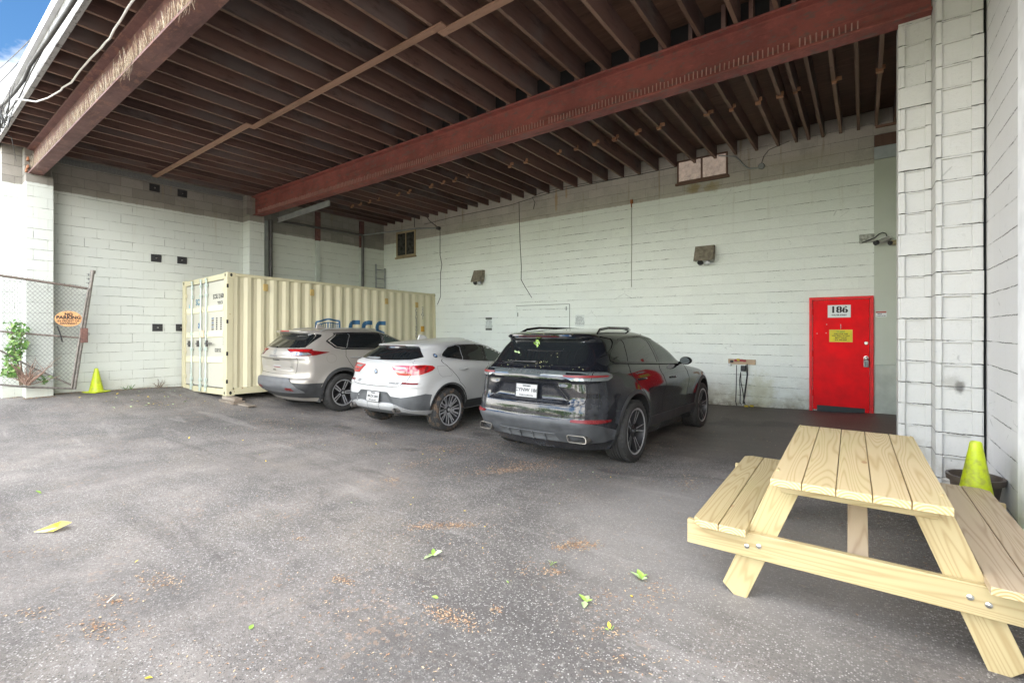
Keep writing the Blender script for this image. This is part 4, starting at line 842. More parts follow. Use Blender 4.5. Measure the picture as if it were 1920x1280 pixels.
for k in range(46):
    p = G(52 + rv.uniform(-4, 5), 722, rv.uniform(-.05, .1)); pts = [p]; d = Vector((rv.uniform(-.3, .4), rv.uniform(-.25, .35), 1))
    for q in range(rv.randint(3, 6)):
        d += Vector((rv.gauss(0, .35), rv.gauss(0, .45), rv.gauss(0, .2))); pts.append(pts[-1] + d.normalized() * rv.uniform(.07, .14))
    m.tube(pts, [.009 * (1 - .8 * i / len(pts)) for i in range(len(pts))], 4, cap=False)
obj('twigs', m, plain('dead_twig', (.30,.20,.155), .9, var=.4), e)
e = empty('weed', G(84, 724), 'small green sprout beside the dead twigs at the gate foot', 'plant')
m = MB()
for k in range(26):
    t = rv.random(); p = G(84 + rv.uniform(-5, 5) * (1 + t), 722 - 17 * t, rv.uniform(-.02, .06)); a = rv.uniform(0, 6.28); leaf(m, p, rv.uniform(.06, .11), (rv.uniform(0, .6), math.cos(a), abs(math.sin(a)) * .6), (.5, 0, 1), rv.random() < .3)
obj('leaves', m, [M_LEAFG, M_LEAFL], e, wn=False)
for px, lab in ((297, 'tiny dark weed at the foot of the wall left of the container'), (240, 'low dry weed in the crack at the wall foot')):
    e = empty('weed', at(px, 722, X=WX + .06), lab, 'plant'); m = MB(); b0 = at(px, 727, X=WX + .06); b0.z = gz(b0.x, b0.y)
    for k in range(14):
        p = b0 + Vector((rv.uniform(0, .08), rv.uniform(-.06, .06), 0)); m.tube([p, p + Vector((rv.gauss(0, .03), rv.gauss(0, .05), rv.uniform(.06, .2 if px == 297 else .1)))], .004, 3, cap=False)
    obj('stalks', m, M_STEM if px == 297 else M_LEAFG, e)
# ------------------------------------------------------------------ loose cable under the roof, cable on the fascia, twigs
Zw = 4.93
pts = [at(x, y, Z=Zw - .04 * math.sin(i * .7)) for i, (x, y) in enumerate(((30, 186), (45, 188), (68, 191), (90, 184), (114, 170), (117, 165), (134, 155), (150, 133), (172, 108), (190, 90), (198, 80), (206, 73), (214, 56), (228, 36), (240, 15), (252, -2), (262, -20)))]
setp(obj('loose_cable', MB().tube(pts, .012, 6), M_WHITEWIRE, smooth=60), 'white cable drooping from the fascia under the joists toward the rusty beam', 'cable')
pts = [at(x, y, Y=1.20) for x, y in ((-30, 222), (10, 192), (28, 172), (45, 150), (56, 124), (70, 103), (88, 78), (108, 48), (126, 21), (146, -10), (170, -50))]
setp(obj('fascia_cable', MB().tube(pts, .022, 7), M_WIRE, smooth=60), 'thick black cable clipped along the outside of the white fascia', 'cable')
pts = [at(x, y, Y=1.22) for x, y in ((-10, 262), (14, 214), (37, 181), (56, 140), (84, 88), (120, 34), (150, -12))]
setp(obj('fascia_cable', MB().tube(pts, .008, 5), M_WIRE, smooth=60), 'thin black wire on the fascia just below the thick cable', 'cable')
e = empty('bare_twigs', at(8, 215, Y=1.1), 'bare black twigs poking up at the far end of the fascia', 'twigs'); m = MB()
for k in range(26):
    p = at(2 + rv.uniform(-6, 14), 215 + rv.uniform(-10, 40), Y=1.1); d = Vector((rv.uniform(-.4, .6), rv.uniform(-.3, .3), rv.uniform(.2, 1))); pts = [p]
    for q in range(4): d += Vector((rv.gauss(0, .5), 0, rv.gauss(0, .4))); pts.append(pts[-1] + d.normalized() * .12)
    m.tube(pts, [.008, .006, .004, .003, .002], 4, cap=False)
obj('twigs', m, M_WIRE, e)
for a_, b_, rr_ in (((-60, 168), (62, 70), .004), ((-60, 200), (40, 112), .004)):
    p = at(*a_, X=-30); q = at(*b_, X=-13.6); pts = [p.lerp(q, t / 8) - Vector((0, 0, .15 * math.sin(math.pi * t / 8))) for t in range(9)]
    setp(obj('overhead_wire', MB().tube(pts, .010, 5), M_WIRE), 'upper overhead wire across the sky' if a_[1] == 168 else 'lower overhead wire across the sky', 'wire')
# ------------------------------------------------------------------ picnic table
def pine(name, a, b, rough=.55, dark=(.33,.16,.06)):
    m = Mat(name, a, rough); v = m.coord(jitter=True)
    s1 = m.n('Mapping', I_Vector=v, I_Scale=(8.5, .55, 8.5)).outputs[0]; f = m.noise(s1, 1, 1.0, .35, .12)
    ring = m.math('PINGPONG', m.math('MULTIPLY', f, 38.0), 1.0)
    ring = m.ramp(ring, [(.0, 0), (.55, .12), (.86, .75), (1, 1)])
    fib = m.noise(m.n('Mapping', I_Vector=v, I_Scale=(160, 4, 160)).outputs[0], 1, 3, .6)
    big = m.noise(m.n('Mapping', I_Vector=v, I_Scale=(3, .8, 3)).outputs[0], 1, 3)
    c = m.mix(m.math('MULTIPLY', ring, .60), a, b); c = m.mix(m.math('MULTIPLY', fib, .22), c, tuple(x * .72 for x in a))
    c = m.mix(m.math('MULTIPLY', m.step(big, .5, .75), .35), c, tuple(x * y for x, y in zip(a, (.80, .90, .72))))
    vo = m.n('TexVoronoi', I_Vector=m.n('Mapping', I_Vector=v, I_Scale=(6.0, 2.6, 3.5)).outputs[0], I_Scale=1.0); cc = m.n('SeparateColor', i0=vo.outputs['Color'])
    kn = m.math('MULTIPLY', m.step(vo.outputs['Distance'], .12, .06), m.math('GREATER_THAN', cc.outputs[0], .62))
    c = m.mix(m.math('MULTIPLY', kn, .8), c, dark)
    return m.out(c, m.ramp(ring, [(0, .5), (1, .62)]), m.math('ADD', ring, m.math('MULTIPLY', fib, .5)), .12, .002)
M_PINE = pine('new_pine', (.575,.455,.26), (.36,.23,.085))
M_PINEG = pine('greenish_treated_pine', (.49,.395,.215), (.31,.205,.08))
M_PINEB = pine('weathered_pine', (.46,.36,.245), (.28,.19,.115))
M_END = Mat('end_grain', (.62,.47,.25), .7); v = M_END.n('Mapping', I_Vector=M_END.coord(), I_Location=(.01, 0, .055)).outputs[0]; wv_ = M_END.n('TexWave', I_Vector=v, I_Scale=22.0, I_Distortion=1.2, wave_type='RINGS', rings_direction='Y')
M_END = M_END.out(M_END.mix(wv_.outputs[0], (.66,.53,.31), (.44,.30,.13)))
tb = empty('picnic_table', (-.055, 3.6, 0), 'new pale pine picnic table with attached benches in the near right corner', 'picnic table', rz=R(1.2))
tb.rotation_euler.z = R(1.0)
def board(name, c, size, mat, rot=(0, 0, 0), par=tb, bev=.004, clip=0, warp=0):
    """board whose grain runs along its own Y; centre c, size (width x, length y, thickness z)"""
    w, l, t = (s / 2 for s in size); m = MB()
    if clip:
        pts = [(-w, -l + clip, -t), (-w + clip, -l, -t), (w, -l, -t), (w, l, -t), (-w + clip, l, -t), (-w, l - clip, -t)] if clip > 0 else [(-w, -l, -t), (w + clip, -l, -t), (w, -l - clip, -t), (w, l + clip, -t), (w + clip, l, -t), (-w, l, -t)]
        m.prism(pts, (0, 0, 2 * t))
    else: m.box((-w, -l, -t), (w, l, t))
    o = obj(name, m, [mat, M_END], par, bevel=bev, world=False)
    for f in o.data.polygons:
        if abs(f.normal.y) > .65: f.material_index = 1
    o.location = c; o.rotation_euler = rot; return o
rt = random.Random(9)
TOP = .75; L = 1.68
for i in range(5):
    board('top_board', ((i - 2) * .1425 + .002, -.815 + L / 2 + rt.uniform(-.003, .003), TOP - .019 + rt.uniform(-.0012, .0012)), (.1385, L, .038), M_PINE)
for s in (-1, 1):
    for k in (0, 1):
        x = s * (.545 + .1425 * k); outer = k == 1
        board('bench_board', (x, -.03 + .83 - .80 + .08, .43 - .019), (.1385, 1.70, .038), M_PINEG if s < 0 else M_PINEB, clip=(.045 * (1 if s < 0 else -1)) if outer else 0)
for y in (-.66, .78):
    o = board('cross_support', (.0, y, .318), (.14, 1.62, .038), M_PINEG, rot=(0, R(90), R(90)), clip=0)
    if y < 0: near_sup = o
    for s in (-1, 1):
        # leg from (s*.54, ground) to (s*.25, under the top)
        a = Vector((s * .565, y + .04, -.0)); b = Vector((s * .285, y + .04, TOP - .04)); d_ = b - a; ang = math.atan2(d_.x, d_.z)
        w = .07; m = MB(); k = w / math.cos(ang)
        # sheared plank: horizontal cuts at floor and top, drawn in its own frame (Y along the grain)
        Lg = d_.length; sh = math.tan(ang) * w
        m.prism([(-w, -Lg/2 + sh, -.019), (w, -Lg/2 - sh, -.019), (w, Lg/2 - sh, -.019), (-w, Lg/2 + sh, -.019)], (0, 0, .038))
        o = obj('leg', m, [M_PINEG, M_END], tb, bevel=.003, world=False)
        xa = d_.normalized(); o.matrix_basis = Matrix(((math.cos(ang), xa.x, 0, (a.x + b.x) / 2), (0, 0, -1, a.y), (-math.sin(ang), xa.z, 0, (a.z + b.z) / 2), (0, 0, 0, 1)))
        for q in (-.03, .03):
            bo = obj('bolt', MB().lathe([(0, .008), (.008, .0075), (.013, .004), (.014, 0)], 14, Matrix.Translation((s * .455 + q, y - .0195, .318 - q * s * .25)) @ Matrix.Rotation(R(90), 4, 'X')), M_CHROME, tb, smooth=40, world=False)
    board('top_cleat', (0, y + .045 if y > 0 else y - .0, TOP - .038 - .035), (.038, .64, .064), M_PINEG, rot=(0, 0, R(90)))
for y0, y1 in ((-.62, -.05), (.74, .15)):
    a = Vector((0.02, y0, .27)); b = Vector((0.02, y1, TOP - .045)); d_ = b - a; q = d_.to_track_quat('Y', 'X')
    o = board('diagonal_brace', (a + b) / 2, (.038, d_.length, .09), M_PINEB); o.rotation_euler = (math.atan2(d_.z, d_.y) if d_.y > 0 else math.atan2(d_.z, d_.y), 0, 0)
    o.data.transform(Matrix.Rotation(R(90), 4, 'Y'))
# ------------------------------------------------------------------ fresh leaves and paper-like yellow leaf
M_FRESH = plain('fresh_fallen_leaf', (.27,.43,.08), .5, var=.25, scale=20)
M_FRESHP = plain('pale_leaf_underside', (.42,.54,.27), .5, var=.2, scale=20)
M_YLEAF = plain('yellow_leaf', (.72,.52,.03), .5, var=.25, scale=14)
M_YPALE = plain('pale_yellow_leaf', (.85,.80,.45), .5, var=.15, scale=14)
rl = random.Random(31)
def sprig(px, py, n, L, label, mats=(0, 1), seed=0):
    rl.seed(seed); c = at(px, py, Z=0); c = Vector((c.x, c.y, gz(c.x, c.y))); c = at(px, py, Z=c.z)
    m = MB(); a0 = rl.uniform(0, 6.28)
    for k in range(n):
        a = a0 + k * 4.6 / max(1, n - 1) + rl.uniform(-.3, .3) if n > 1 else a0
        leaf(m, c + Vector((rl.uniform(-.01, .01), rl.uniform(-.01, .01), .008)), L * .8 * rl.uniform(.45, 1.15), (math.cos(a), math.sin(a), rl.uniform(-.02, .75)), (rl.uniform(-.4, .4), rl.uniform(-.4, .4), 1), rl.choice(mats))
    if n > 1: m.tube([c + Vector((0, 0, .006)), c + Vector((.03 * math.cos(a0 + 3.6), .03 * math.sin(a0 + 3.6), .012))], .0018, 4)
    o = obj('fallen_leaf', m, [M_FRESH, M_FRESHP, M_YLEAF, M_YPALE], wn=False); setp(o, label, 'leaf', 'leaves fallen on the asphalt'); return o
for q in ((812, 1041, 3, .11, 'pale green leaf sprig on the asphalt just above the small round leaf'), (1035, 1059, 3, .07, 'small bright green sprig near the middle next to an orange seed patch'), (1203, 1086, 5, .10, 'bright green five leaf sprig, closest of the sprigs to the picnic table leg'),
          (1097, 1128, 4, .09, 'fresh green four leaf sprig below and left of the five leaf one'), (821, 1121, 1, .075, 'single rounded pale green leaf directly below the pale sprig')):
    sprig(*q, mats=(0, 0, 1) if q[0] > 900 else (1, 1, 0), seed=q[0])
for q in ((1188, 1121, 1, .05, 'small yellowish leaf on the asphalt under the five leaf sprig'), (1146, 1182, 2, .05, 'small olive leaf below the four leaf sprig'), (470, 1181, 1, .08, 'green leaf lying alone at the bottom left of centre'), (76, 926, 1, .10, 'small green leaf at the far left edge'), (250, 1058, 1, .045, 'tiny yellow green leaf on the left of the yard'), (270, 1274, 1, .05, 'yellow green leaf at the very bottom edge'), (954, 1094, 1, .035, 'tiny yellow leaf left of the four leaf sprig')):
    sprig(*q, mats=(0,) if q[0] in (470, 76) else (2, 0), seed=q[1])
c = at(97, 992, Z=0.01); m = MB()
P = [Vector((x, y, z)) for x, y, z in ((-.10,-.06,.003), (-.02,.02,.035), (.0,.09,.04), (.05,.0,.02), (.13,.05,.045), (.06,-.05,.004), (.0,-.055,.003))]
ro = Matrix.Rotation(R(36), 3, 'Z')
P = [c + ro @ (p * .86) for p in P]
m.poly([P[0], P[6], P[3]], 1); m.poly([P[0], P[3], P[1]], 0); m.poly([P[1], P[3], P[2]], 0); m.poly([P[3], P[5], P[4]], 0); m.poly([P[6], P[5], P[3]], 0); m.poly([P[2], P[3], P[4]], 0)
setp(obj('curled_leaf', m, [M_YLEAF, M_YPALE], wn=False), 'large curled yellow and white leaf on the asphalt at the left', 'leaf', 'leaves fallen on the asphalt')
c = at(207, 1122, Z=.004); setp(obj('pale_stick', MB().tube([c + Vector((-.03, .03, 0)), c + Vector((.03, -.02, .003))], .004, 5), plain('bare_white_stick', (.75,.74,.66), .6)), 'short white stick on the asphalt at lower left', 'stick')
# ------------------------------------------------------------------ seed litter (uncountable)
rs = random.Random(77); m = MB(); mats = [plain('orange_seed', (.34,.20,.115), .8, var=.35, scale=60), plain('tan_seed', (.48,.35,.22), .8, var=.3, scale=60), plain('brown_seed', (.20,.12,.07), .85, var=.3, scale=60)]
def flake(x, y, s):
    z = gz(x, y) + .0035; a = rs.uniform(0, math.pi); ux, uy = math.cos(a), math.sin(a); l = s * rs.uniform(.6, 1.5); w = s * rs.uniform(.25, .6); t = rs.uniform(0, .004)
    m.poly([(x - ux*l - uy*w, y - uy*l + ux*w, z), (x - ux*l + uy*w, y - uy*l - ux*w, z + t), (x + ux*l + uy*w, y + uy*l - ux*w, z + t * .5), (x + ux*l - uy*w, y + uy*l + ux*w, z + t)], rs.choices((0, 1, 2), (5, 4, 2))[0])
CL_ = [(842,985,40,5,240,0),(795,988,22,4,90,0),(1090,1021,26,7,230,0),(1052,1026,10,4,60,0),(960,878,70,6,420,-.12),(1000,865,60,8,330,-.1),(950,880,20,4,120,-.15),(784,868,34,5,120,-.2),(735,900,12,3,60,0),(820,838,34,4,110,0),(890,838,60,9,330,-.05),(800,760+55,80,14,240,0),
       (690,812,40,4,120,0),(700,795,60,4,110,0),(615,772,60,5,150,0),(520,788,40,4,90,0),(500,805,60,5,90,0),(560,830,50,6,60,0),(826,1150,22,14,120,.3),(870,1165,30,14,110,.3),(1039,1072,12,5,50,0),(990,1065,40,12,60,0),(932,1143,12,5,30,0),(300,1090,40,14,140,0),(215,1125,30,10,80,0),
       (190,1180,60,20,110,0),(60,1150,40,10,50,0),(60,1035,60,10,40,0),(170,1175,20,8,40,0),(1180,1130,60,30,110,0),(1240,1110,30,10,40,0),(1130,1185,40,12,50,0),(640,1085,12,6,50,0),(655,1092,8,4,20,0),(540,1100,80,30,70,0),(700,1150,100,30,80,0),(420,760,60,8,130,0),(330,757,80,6,110,0),(1290,905,14,10,60,0),
       (300,747,120,8,160,0),(1000,830,50,10,200,0),(1090,880,80,16,120,0),(880,1000,60,30,50,0),(1250,830,60,12,60,0),(1200,760+80,40,10,60,0),(760,1000,120,30,60,0),(850,740+60,30,10,80,0),(1180,1240,90,20,60,0),(720,1230,120,30,60,0),(420,1240,120,30,60,0),(560,1010,10,4,26,0),(500,950,60,20,26,0)]
for cx, cy, sx, sy, n, sl in CL_:
    for k in range(int(n * .8)):
        gx_, gy_ = rs.gauss(0, .75), rs.gauss(0, .75); px, py = cx + gx_ * sx, cy + gy_ * sy + gx_ * sx * sl
        if py < 700: continue
        p = at(px, py, Z=0)
        if p.x > .8 or p.y > 10: continue
        p = at(px, py, Z=gz(p.x, p.y)); dist = math.hypot(p.x, p.y); flake(p.x, p.y, .0042 + .0007 * dist)
for k in range(2600):
    x, y = rs.uniform(-12.5, .8), rs.uniform(1.2, 9.8) if k % 3 else rs.uniform(3.5, 5.2)
    flake(x, y, .004 + .0005 * math.hypot(x, y))
for k in range(900):                                           # drift along the foot of the left wall
    y = rs.uniform(1.4, 5.6); x = WX + abs(rs.gauss(0, .16)) + .02 + (.38 if 1.6 < y < 2.05 else 0); flake(x, y, rs.uniform(.008, .022))
setp(obj('seed_litter', m, mats, wn=False), 'orange brown fallen seeds and crumbs drifted in streaks over the asphalt', 'litter', kind='stuff')
m = MB()
for k in range(46):
    x, y = rs.uniform(-12.6, -10.5), rs.uniform(3, 5.2) if k % 2 else rs.uniform(2.3, 4.1)
    if y > 4.2: x = rs.uniform(-13, -12.2) ; y = min(y, 5)
    leaf(m, Vector((x, y, gz(x, y) + .006)), rs.uniform(.03, .07), (rs.uniform(-1, 1), rs.uniform(-1, 1), .1), (0, 0, 1), rs.randint(0, 1))
for k in range(60):
    x, y = rs.uniform(-9.5, -2), rs.uniform(2.5, 5); leaf(m, Vector((x, y, gz(x, y) + .006)), rs.uniform(.015, .035), (rs.uniform(-1, 1), rs.uniform(-1, 1), .1), (0, 0, 1), rs.randint(0, 1))
setp(obj('scattered_leaf_bits', m, [M_YLEAF, M_FRESHP], wn=False), 'scattered small yellow leaf bits on the asphalt before the container', 'litter', kind='stuff')

# ------------------------------------------------------------------ trees across the yard (they stand behind the viewer and show in the glossy cars)
ro_ = random.Random(14); m = MB()
for k in range(26):
    cx, cy, cz, rr_ = ro_.uniform(-34, 22), ro_.uniform(-24, -17), ro_.uniform(1.6, 4.6), ro_.uniform(1.6, 2.6)
    for q in range(150):
        u = Vector((ro_.gauss(0, 1), ro_.gauss(0, 1), ro_.gauss(0, 1))).normalized() * rr_ * ro_.uniform(.7, 1.05); leaf(m, Vector((cx, cy, cz)) + Vector((u.x, u.y, u.z * .8)), ro_.uniform(.5, .9), (ro_.uniform(-1, 1), ro_.uniform(-1, 1), ro_.uniform(-1, .5)), (ro_.uniform(-.6, .6), 1, ro_.uniform(-.2, 1)), ro_.randint(0, 1))
for k in range(16): x = -33 + k * 3.4; m.tube([(x, -20, 0), (x + .2, -20.2, 3)], [.16, .10], 6, 2)
setp(obj('trees', m, [M_LEAFG, M_LEAFL, M_STEM], wn=False), 'row of leafy green trees across the yard mirrored in the car paint', 'trees', kind='stuff')
# ------------------------------------------------------------------ cars: bodies lofted from horizontal sections
def pchip(K):
    xs = np.array([k[0] for k in K], float); ys = np.array([k[1] for k in K], float); h = np.diff(xs); dl = np.diff(ys) / h; d = np.zeros(len(xs))
    for i in range(1, len(xs) - 1):
        if dl[i-1] * dl[i] > 0: w1, w2 = 2*h[i]+h[i-1], h[i]+2*h[i-1]; d[i] = (w1 + w2) / (w1 / dl[i-1] + w2 / dl[i])
    d[0], d[-1] = dl[0], dl[-1]
    def f(x):
        x = min(max(x, xs[0]), xs[-1]); i = min(int(np.searchsorted(xs, x, 'right')) - 1, len(xs) - 2); i = max(i, 0); t = (x - xs[i]) / h[i]
        return (1+2*t)*(1-t)**2*ys[i] + t*(1-t)**2*h[i]*d[i] + t*t*(3-2*t)*ys[i+1] + t*t*(t-1)*h[i]*d[i+1]
    return f
def sbox(v, a, b, s): # soft window function
    f = lambda t: 0 if t <= 0 else 1 if t >= 1 else t * t * (3 - 2 * t)
    return f((v - a) / s + .5) * f((b - v) / s + .5)
class Body:
    def __init__(s, hw, yr, yf, bow, ztop, disp, wb, taper=(.10, .12), crx=.26, cry=.34):
        s.hw, s.yr, s.yf, s.bow = map(pchip, (hw, yr, yf, bow)); s.z0 = hw[0][0]; s.z1 = ztop; s.disp = disp; s.wb = wb; s.c = {}; s.taper = taper; s.crx, s.cry = pchip(crx), pchip(cry)
    def outline(s, z):
        k = round(z, 4)
        if k in s.c: return s.c[k]
        hw, yr, yf, bow = s.hw(z), s.yr(z), s.yf(z), s.bow(z); ln = yf - yr; rx = min(s.crx(z), hw * .6); ry = min(s.cry(z), ln * .3); fx = min(.35, hw * .6); fy = min(.5, ln * .3); n = 2.15; pts = []
        for i in range(22): pts.append(((hw - rx) * i / 22, yr))
        for i in range(17):
            a = math.pi / 2 * i / 16; pts.append((hw - rx + rx * math.sin(a) ** (2 / n), yr + ry - ry * math.cos(a) ** (2 / n)))
        for i in range(1, 70): pts.append((hw, yr + ry + (ln - ry - fy) * i / 70))
        for i in range(11):
            a = math.pi / 2 * i / 10; pts.append((hw - fx + fx * math.cos(a) ** (2 / n), yf - fy + fy * math.sin(a) ** (2 / n)))
        for i in range(1, 9): pts.append(((hw - fx) * (1 - i / 8), yf))
        ym = s.wb / 2; out = []
        for x, y in pts:
            q = x / hw if hw else 0; e = max(0, (ym - y) / (ym - yr)) if y < ym else max(0, (y - ym) / (yf - ym)) if yf > ym else 0
            if y < yr + ry + .3: y += bow * q * q * max(0, min(1, 1 - (y - yr) / (ry + .3)))
            elif y > yf - fy: y -= .22 * q * q * (y - (yf - fy)) / fy
            x *= 1 - (s.taper[0] if y < ym else s.taper[1]) * e ** 3 * .5
            dx, dy = s.disp(x, y, z); out.append((x + dx if x > .001 else x, y + dy))
        a = np.array(out); cum = np.concatenate([[0], np.cumsum(np.hypot(*np.diff(a, axis=0).T))]); s.c[k] = (a, cum); return s.c[k]
    def P(s, w, z):
        a, c = s.outline(z); sg = -1 if w < 0 else 1; w = abs(w)
        return Vector((sg * float(np.interp(w, c, a[:, 0])), float(np.interp(w, c, a[:, 1])), z))
    def N(s, w, z):
        e = .006; t = s.P(w + e, z) - s.P(w - e, z); u = s.P(w, min(z + e, s.z1)) - s.P(w, z - e); n = t.cross(u)
        return n.normalized() if n.length > 1e-12 else Vector((0, -1, 0))
    def wr(s, x, z):
        a, c = s.outline(z); m_ = int(np.argmax(a[:, 0])); v = float(np.interp(abs(x), a[:m_ + 1, 0], c[:m_ + 1])); return v if x >= 0 else -v
    def ws(s, y, z):
        a, c = s.outline(z); i0 = int(np.argmin(a[:60, 1])); i1 = int(np.argmax(a[:, 1])); ys = np.maximum.accumulate(a[i0:i1, 1]); return float(np.interp(y, ys, c[i0:i1]))
    def conv(s, p):
        if p[0] == 'r': return (s.wr(p[1], p[2]), p[2])
        if p[0] == 's': return (s.ws(p[1], p[2]), p[2])
        if p[0] == 'l': return (-s.ws(p[1], p[2]), p[2])
        return (p[1], p[2])
    def mesh(s, name, levels):
        m = MB(); rings = []
        for z in levels:
            a, _ = s.outline(z); r = [(x, y, z) for x, y in a] + [(-x, y, z) for x, y in a[-2:0:-1]]; rings.append(r); m.v += r
        k = len(rings[0])
        for i in range(len(levels) - 1):
            for j in range(k): m.f.append((i*k+j, i*k+(j+1) % k, (i+1)*k+(j+1) % k, (i+1)*k+j)); m.m.append(0)
        m.f.append(tuple(range(k - 1, -1, -1))); m.m.append(1); e = (len(levels) - 1) * k
        m.f.append(tuple(range(e, e + k))); m.m.append(0)
        return m
    def shell(s, name, poly, off, mat, par, lab=None, grid=.045, skirt=.012, flip=False, smooth=50):
        pts = [s.conv(p) for p in poly]
        if flip: pts = [(-a, b) for a, b in pts]
        bd = []
        for (a0, b0), (a1, b1) in zip(pts, pts[1:] + pts[:1]):
            n = max(1, int(math.hypot(a1 - a0, b1 - b0) / .022))
            bd += [(a0 + (a1 - a0) * i / n, b0 + (b1 - b0) * i / n) for i in range(n)]
        def inside(x, y):
            c = False; j = len(pts) - 1
            for i in range(len(pts)):
                if (pts[i][1] > y) != (pts[j][1] > y) and x < (pts[j][0] - pts[i][0]) * (y - pts[i][1]) / (pts[j][1] - pts[i][1]) + pts[i][0]: c = not c
                j = i
            return c
        B_ = np.array(bd); x0, y0 = B_.min(0); x1, y1 = B_.max(0); inner = []
        for gy_ in np.arange(y0 + grid / 2, y1, grid * .7):
            for gx_ in np.arange(x0 + grid / 2, x1, grid):
                if inside(gx_, gy_) and np.min(np.hypot(B_[:, 0] - gx_, B_[:, 1] - gy_)) > .012: inner.append((gx_, gy_))
        vs = [Vector(p) for p in bd + inner]; n = len(bd)
        V, _, F, ov, _, _ = delaunay_2d_cdt(vs, [(i, (i + 1) % n) for i in range(n)], [], 1, 1e-6)
        m = MB(); q = [(v.x, v.y) for v in V]
        for (a, b) in q: m.v.append(tuple(s.P(a, b) + s.N(a, b) * off))
        for f in F: m.f.append(tuple(f)); m.m.append(0)
        ec = {}
        for f in F:
            for i in range(3):
                e = (f[i], f[(i + 1) % 3]); ec[tuple(sorted(e))] = ec.get(tuple(sorted(e)), []) + [e]
        for k_, l in ec.items():
            if len(l) == 1:
                a, b = l[0]; n0 = len(m.v)
                for i in (a, b): m.v.append(tuple(s.P(*q[i]) + s.N(*q[i]) * (off - skirt)))
                m.f.append((b, a, n0, n0 + 1)); m.m.append(0)
        return obj(name, m, mat, par, smooth=smooth, world=False)
    def strip(s, name, pts, w, mat, par, off=.0018, flip=False, n=None, closed=False):
        P = [s.conv(p) for p in pts]
        if flip: P = [(-a, b) for a, b in P]
        if closed: P.append(P[0])
        D = []
        for (a0, b0), (a1, b1) in zip(P, P[1:]):
            k = max(1, int(math.hypot(a1 - a0, b1 - b0) / .03)); D += [(a0 + (a1 - a0) * i / k, b0 + (b1 - b0) * i / k) for i in range(k)]
        D.append(P[-1]); m = MB()
        for i, (a, b) in enumerate(D):
            t = Vector(D[min(i + 1, len(D) - 1)]) - Vector(D[max(i - 1, 0)]); t = t.normalized() if t.length else Vector((1, 0)); nx_, ny_ = -t.y * w / 2, t.x * w / 2
            for sg in (1, -1): aa, bb = a + sg * nx_, b + sg * ny_; m.v.append(tuple(s.P(aa, bb) + s.N(aa, bb) * off))
        for i in range(len(D) - 1): m.f.append((2*i, 2*i+1, 2*i+3, 2*i+2)); m.m.append(0)
        return obj(name, m, mat, par, smooth=60, world=False)
    def ptext(s, name, st, size, p, mat, par, sx=1, off=.004, flipdir=1, bold=0):
        """lettering laid on the bodywork"""
        w0, z0 = s.conv(p); t = text(name, st, size, Matrix(), mat, par, world=False, sx=sx, bold=bold)
        for v in t.data.vertices:
            w, z = w0 + v.co.x, z0 + v.co.y; v.co = s.P(w, z) + s.N(w, z) * (off + v.co.z)
        return t
def arc(yc, zc, r, a0, a1, n=14, ax=1): return [('s', yc + r * ax * math.cos(R(a0 + (a1 - a0) * i / n)), zc + r * math.sin(R(a0 + (a1 - a0) * i / n))) for i in range(n + 1)]
def paint(name, col, rough=.3, metal=.0, coat=1.0, dirt=0, dcol=(.30,.27,.24), ior=1.5):
    m = Mat(name, col, rough, metal, Coat_Weight=coat, Coat_Roughness=.04, IOR=ior); v = m.coord(); n = m.noise(v, 3.5, 6, .7); sp = m.n('SeparateXYZ', i0=v)
    st = m.noise(m.n('Mapping', I_Vector=v, I_Scale=(30, 30, 3)).outputs[0], 1, 4, .6)
    k = m.math('MULTIPLY', m.math('ADD', m.step(n, .4, .75), m.math('MULTIPLY', m.step(st, .5, .8), .8), True), m.math('MULTIPLY', m.step(sp.outputs[2], 1.15, .35), dirt), True)
    c = m.mix(k, col, dcol); cw = m.math('SUBTRACT', coat, m.math('MULTIPLY', k, coat), True); m.t.links.new(cw, m.b.inputs['Coat Weight'])
    return m.out(c, m.math('MULTIPLY_ADD', k, .45, True, c=rough))
M_GLASSD = Mat('privacy_glass', (.010,.012,.013), .04, Coat_Weight=.3).m
M_GLASSL = Mat('side_glass', (.045,.06,.055), .03).m
M_TYRE = plain('tyre_rubber', (.028,.027,.026), .8, var=.35, scale=20, bump=.4)
mt_ = Mat('muddy_tyre', (.03,.03,.03), .85); v = mt_.coord(); n_ = mt_.noise(v, 9, 5, .7); M_TYREM = mt_.out(mt_.mix(mt_.step(n_, .50, .62), (.03,.03,.03), (.11,.075,.05)), None, n_, .5, .004)
M_RIMD = plain('dark_rim', (.045,.045,.048), .4, .5, .2)
M_RIML = plain('machined_rim', (.42,.42,.43), .35, .45, .1)
M_WELL = plain('wheel_well', (.012,.012,.012), .95)
M_CLAD = plain('grey_black_cladding', (.075,.078,.082), .6, var=.25, scale=5)
M_CLADB = plain('black_cladding', (.035,.036,.038), .6, var=.3, scale=6)
M_SEAM = plain('panel_gap', (.006,.006,.006), .9)
M_TRIM = plain('gloss_black_trim', (.012,.012,.013), .15)
M_REDL = Mat('red_lamp_lens', (.34,.008,.010), .08, Coat_Weight=1.0).m
M_REDD = Mat('deep_red_lamp_lens', (.16,.008,.010), .08, Coat_Weight=1.0).m
M_CLRL = Mat('clear_lamp_lens', (.20,.21,.22), .1, .3, Coat_Weight=1.0).m
M_REFL = plain('red_reflector', (.15,.006,.009), .3)
M_PLATE = plain('plate_white', (.36,.36,.36), .4, var=.05)
M_BADGEB = plain('badge_blue', (.03,.15,.38), .3)
M_SKID = plain('silver_skid', (.30,.30,.30), .45, .2, .12)
M_PIPEC = Mat('exhaust_chrome', (.34,.32,.30), .3, .9).m

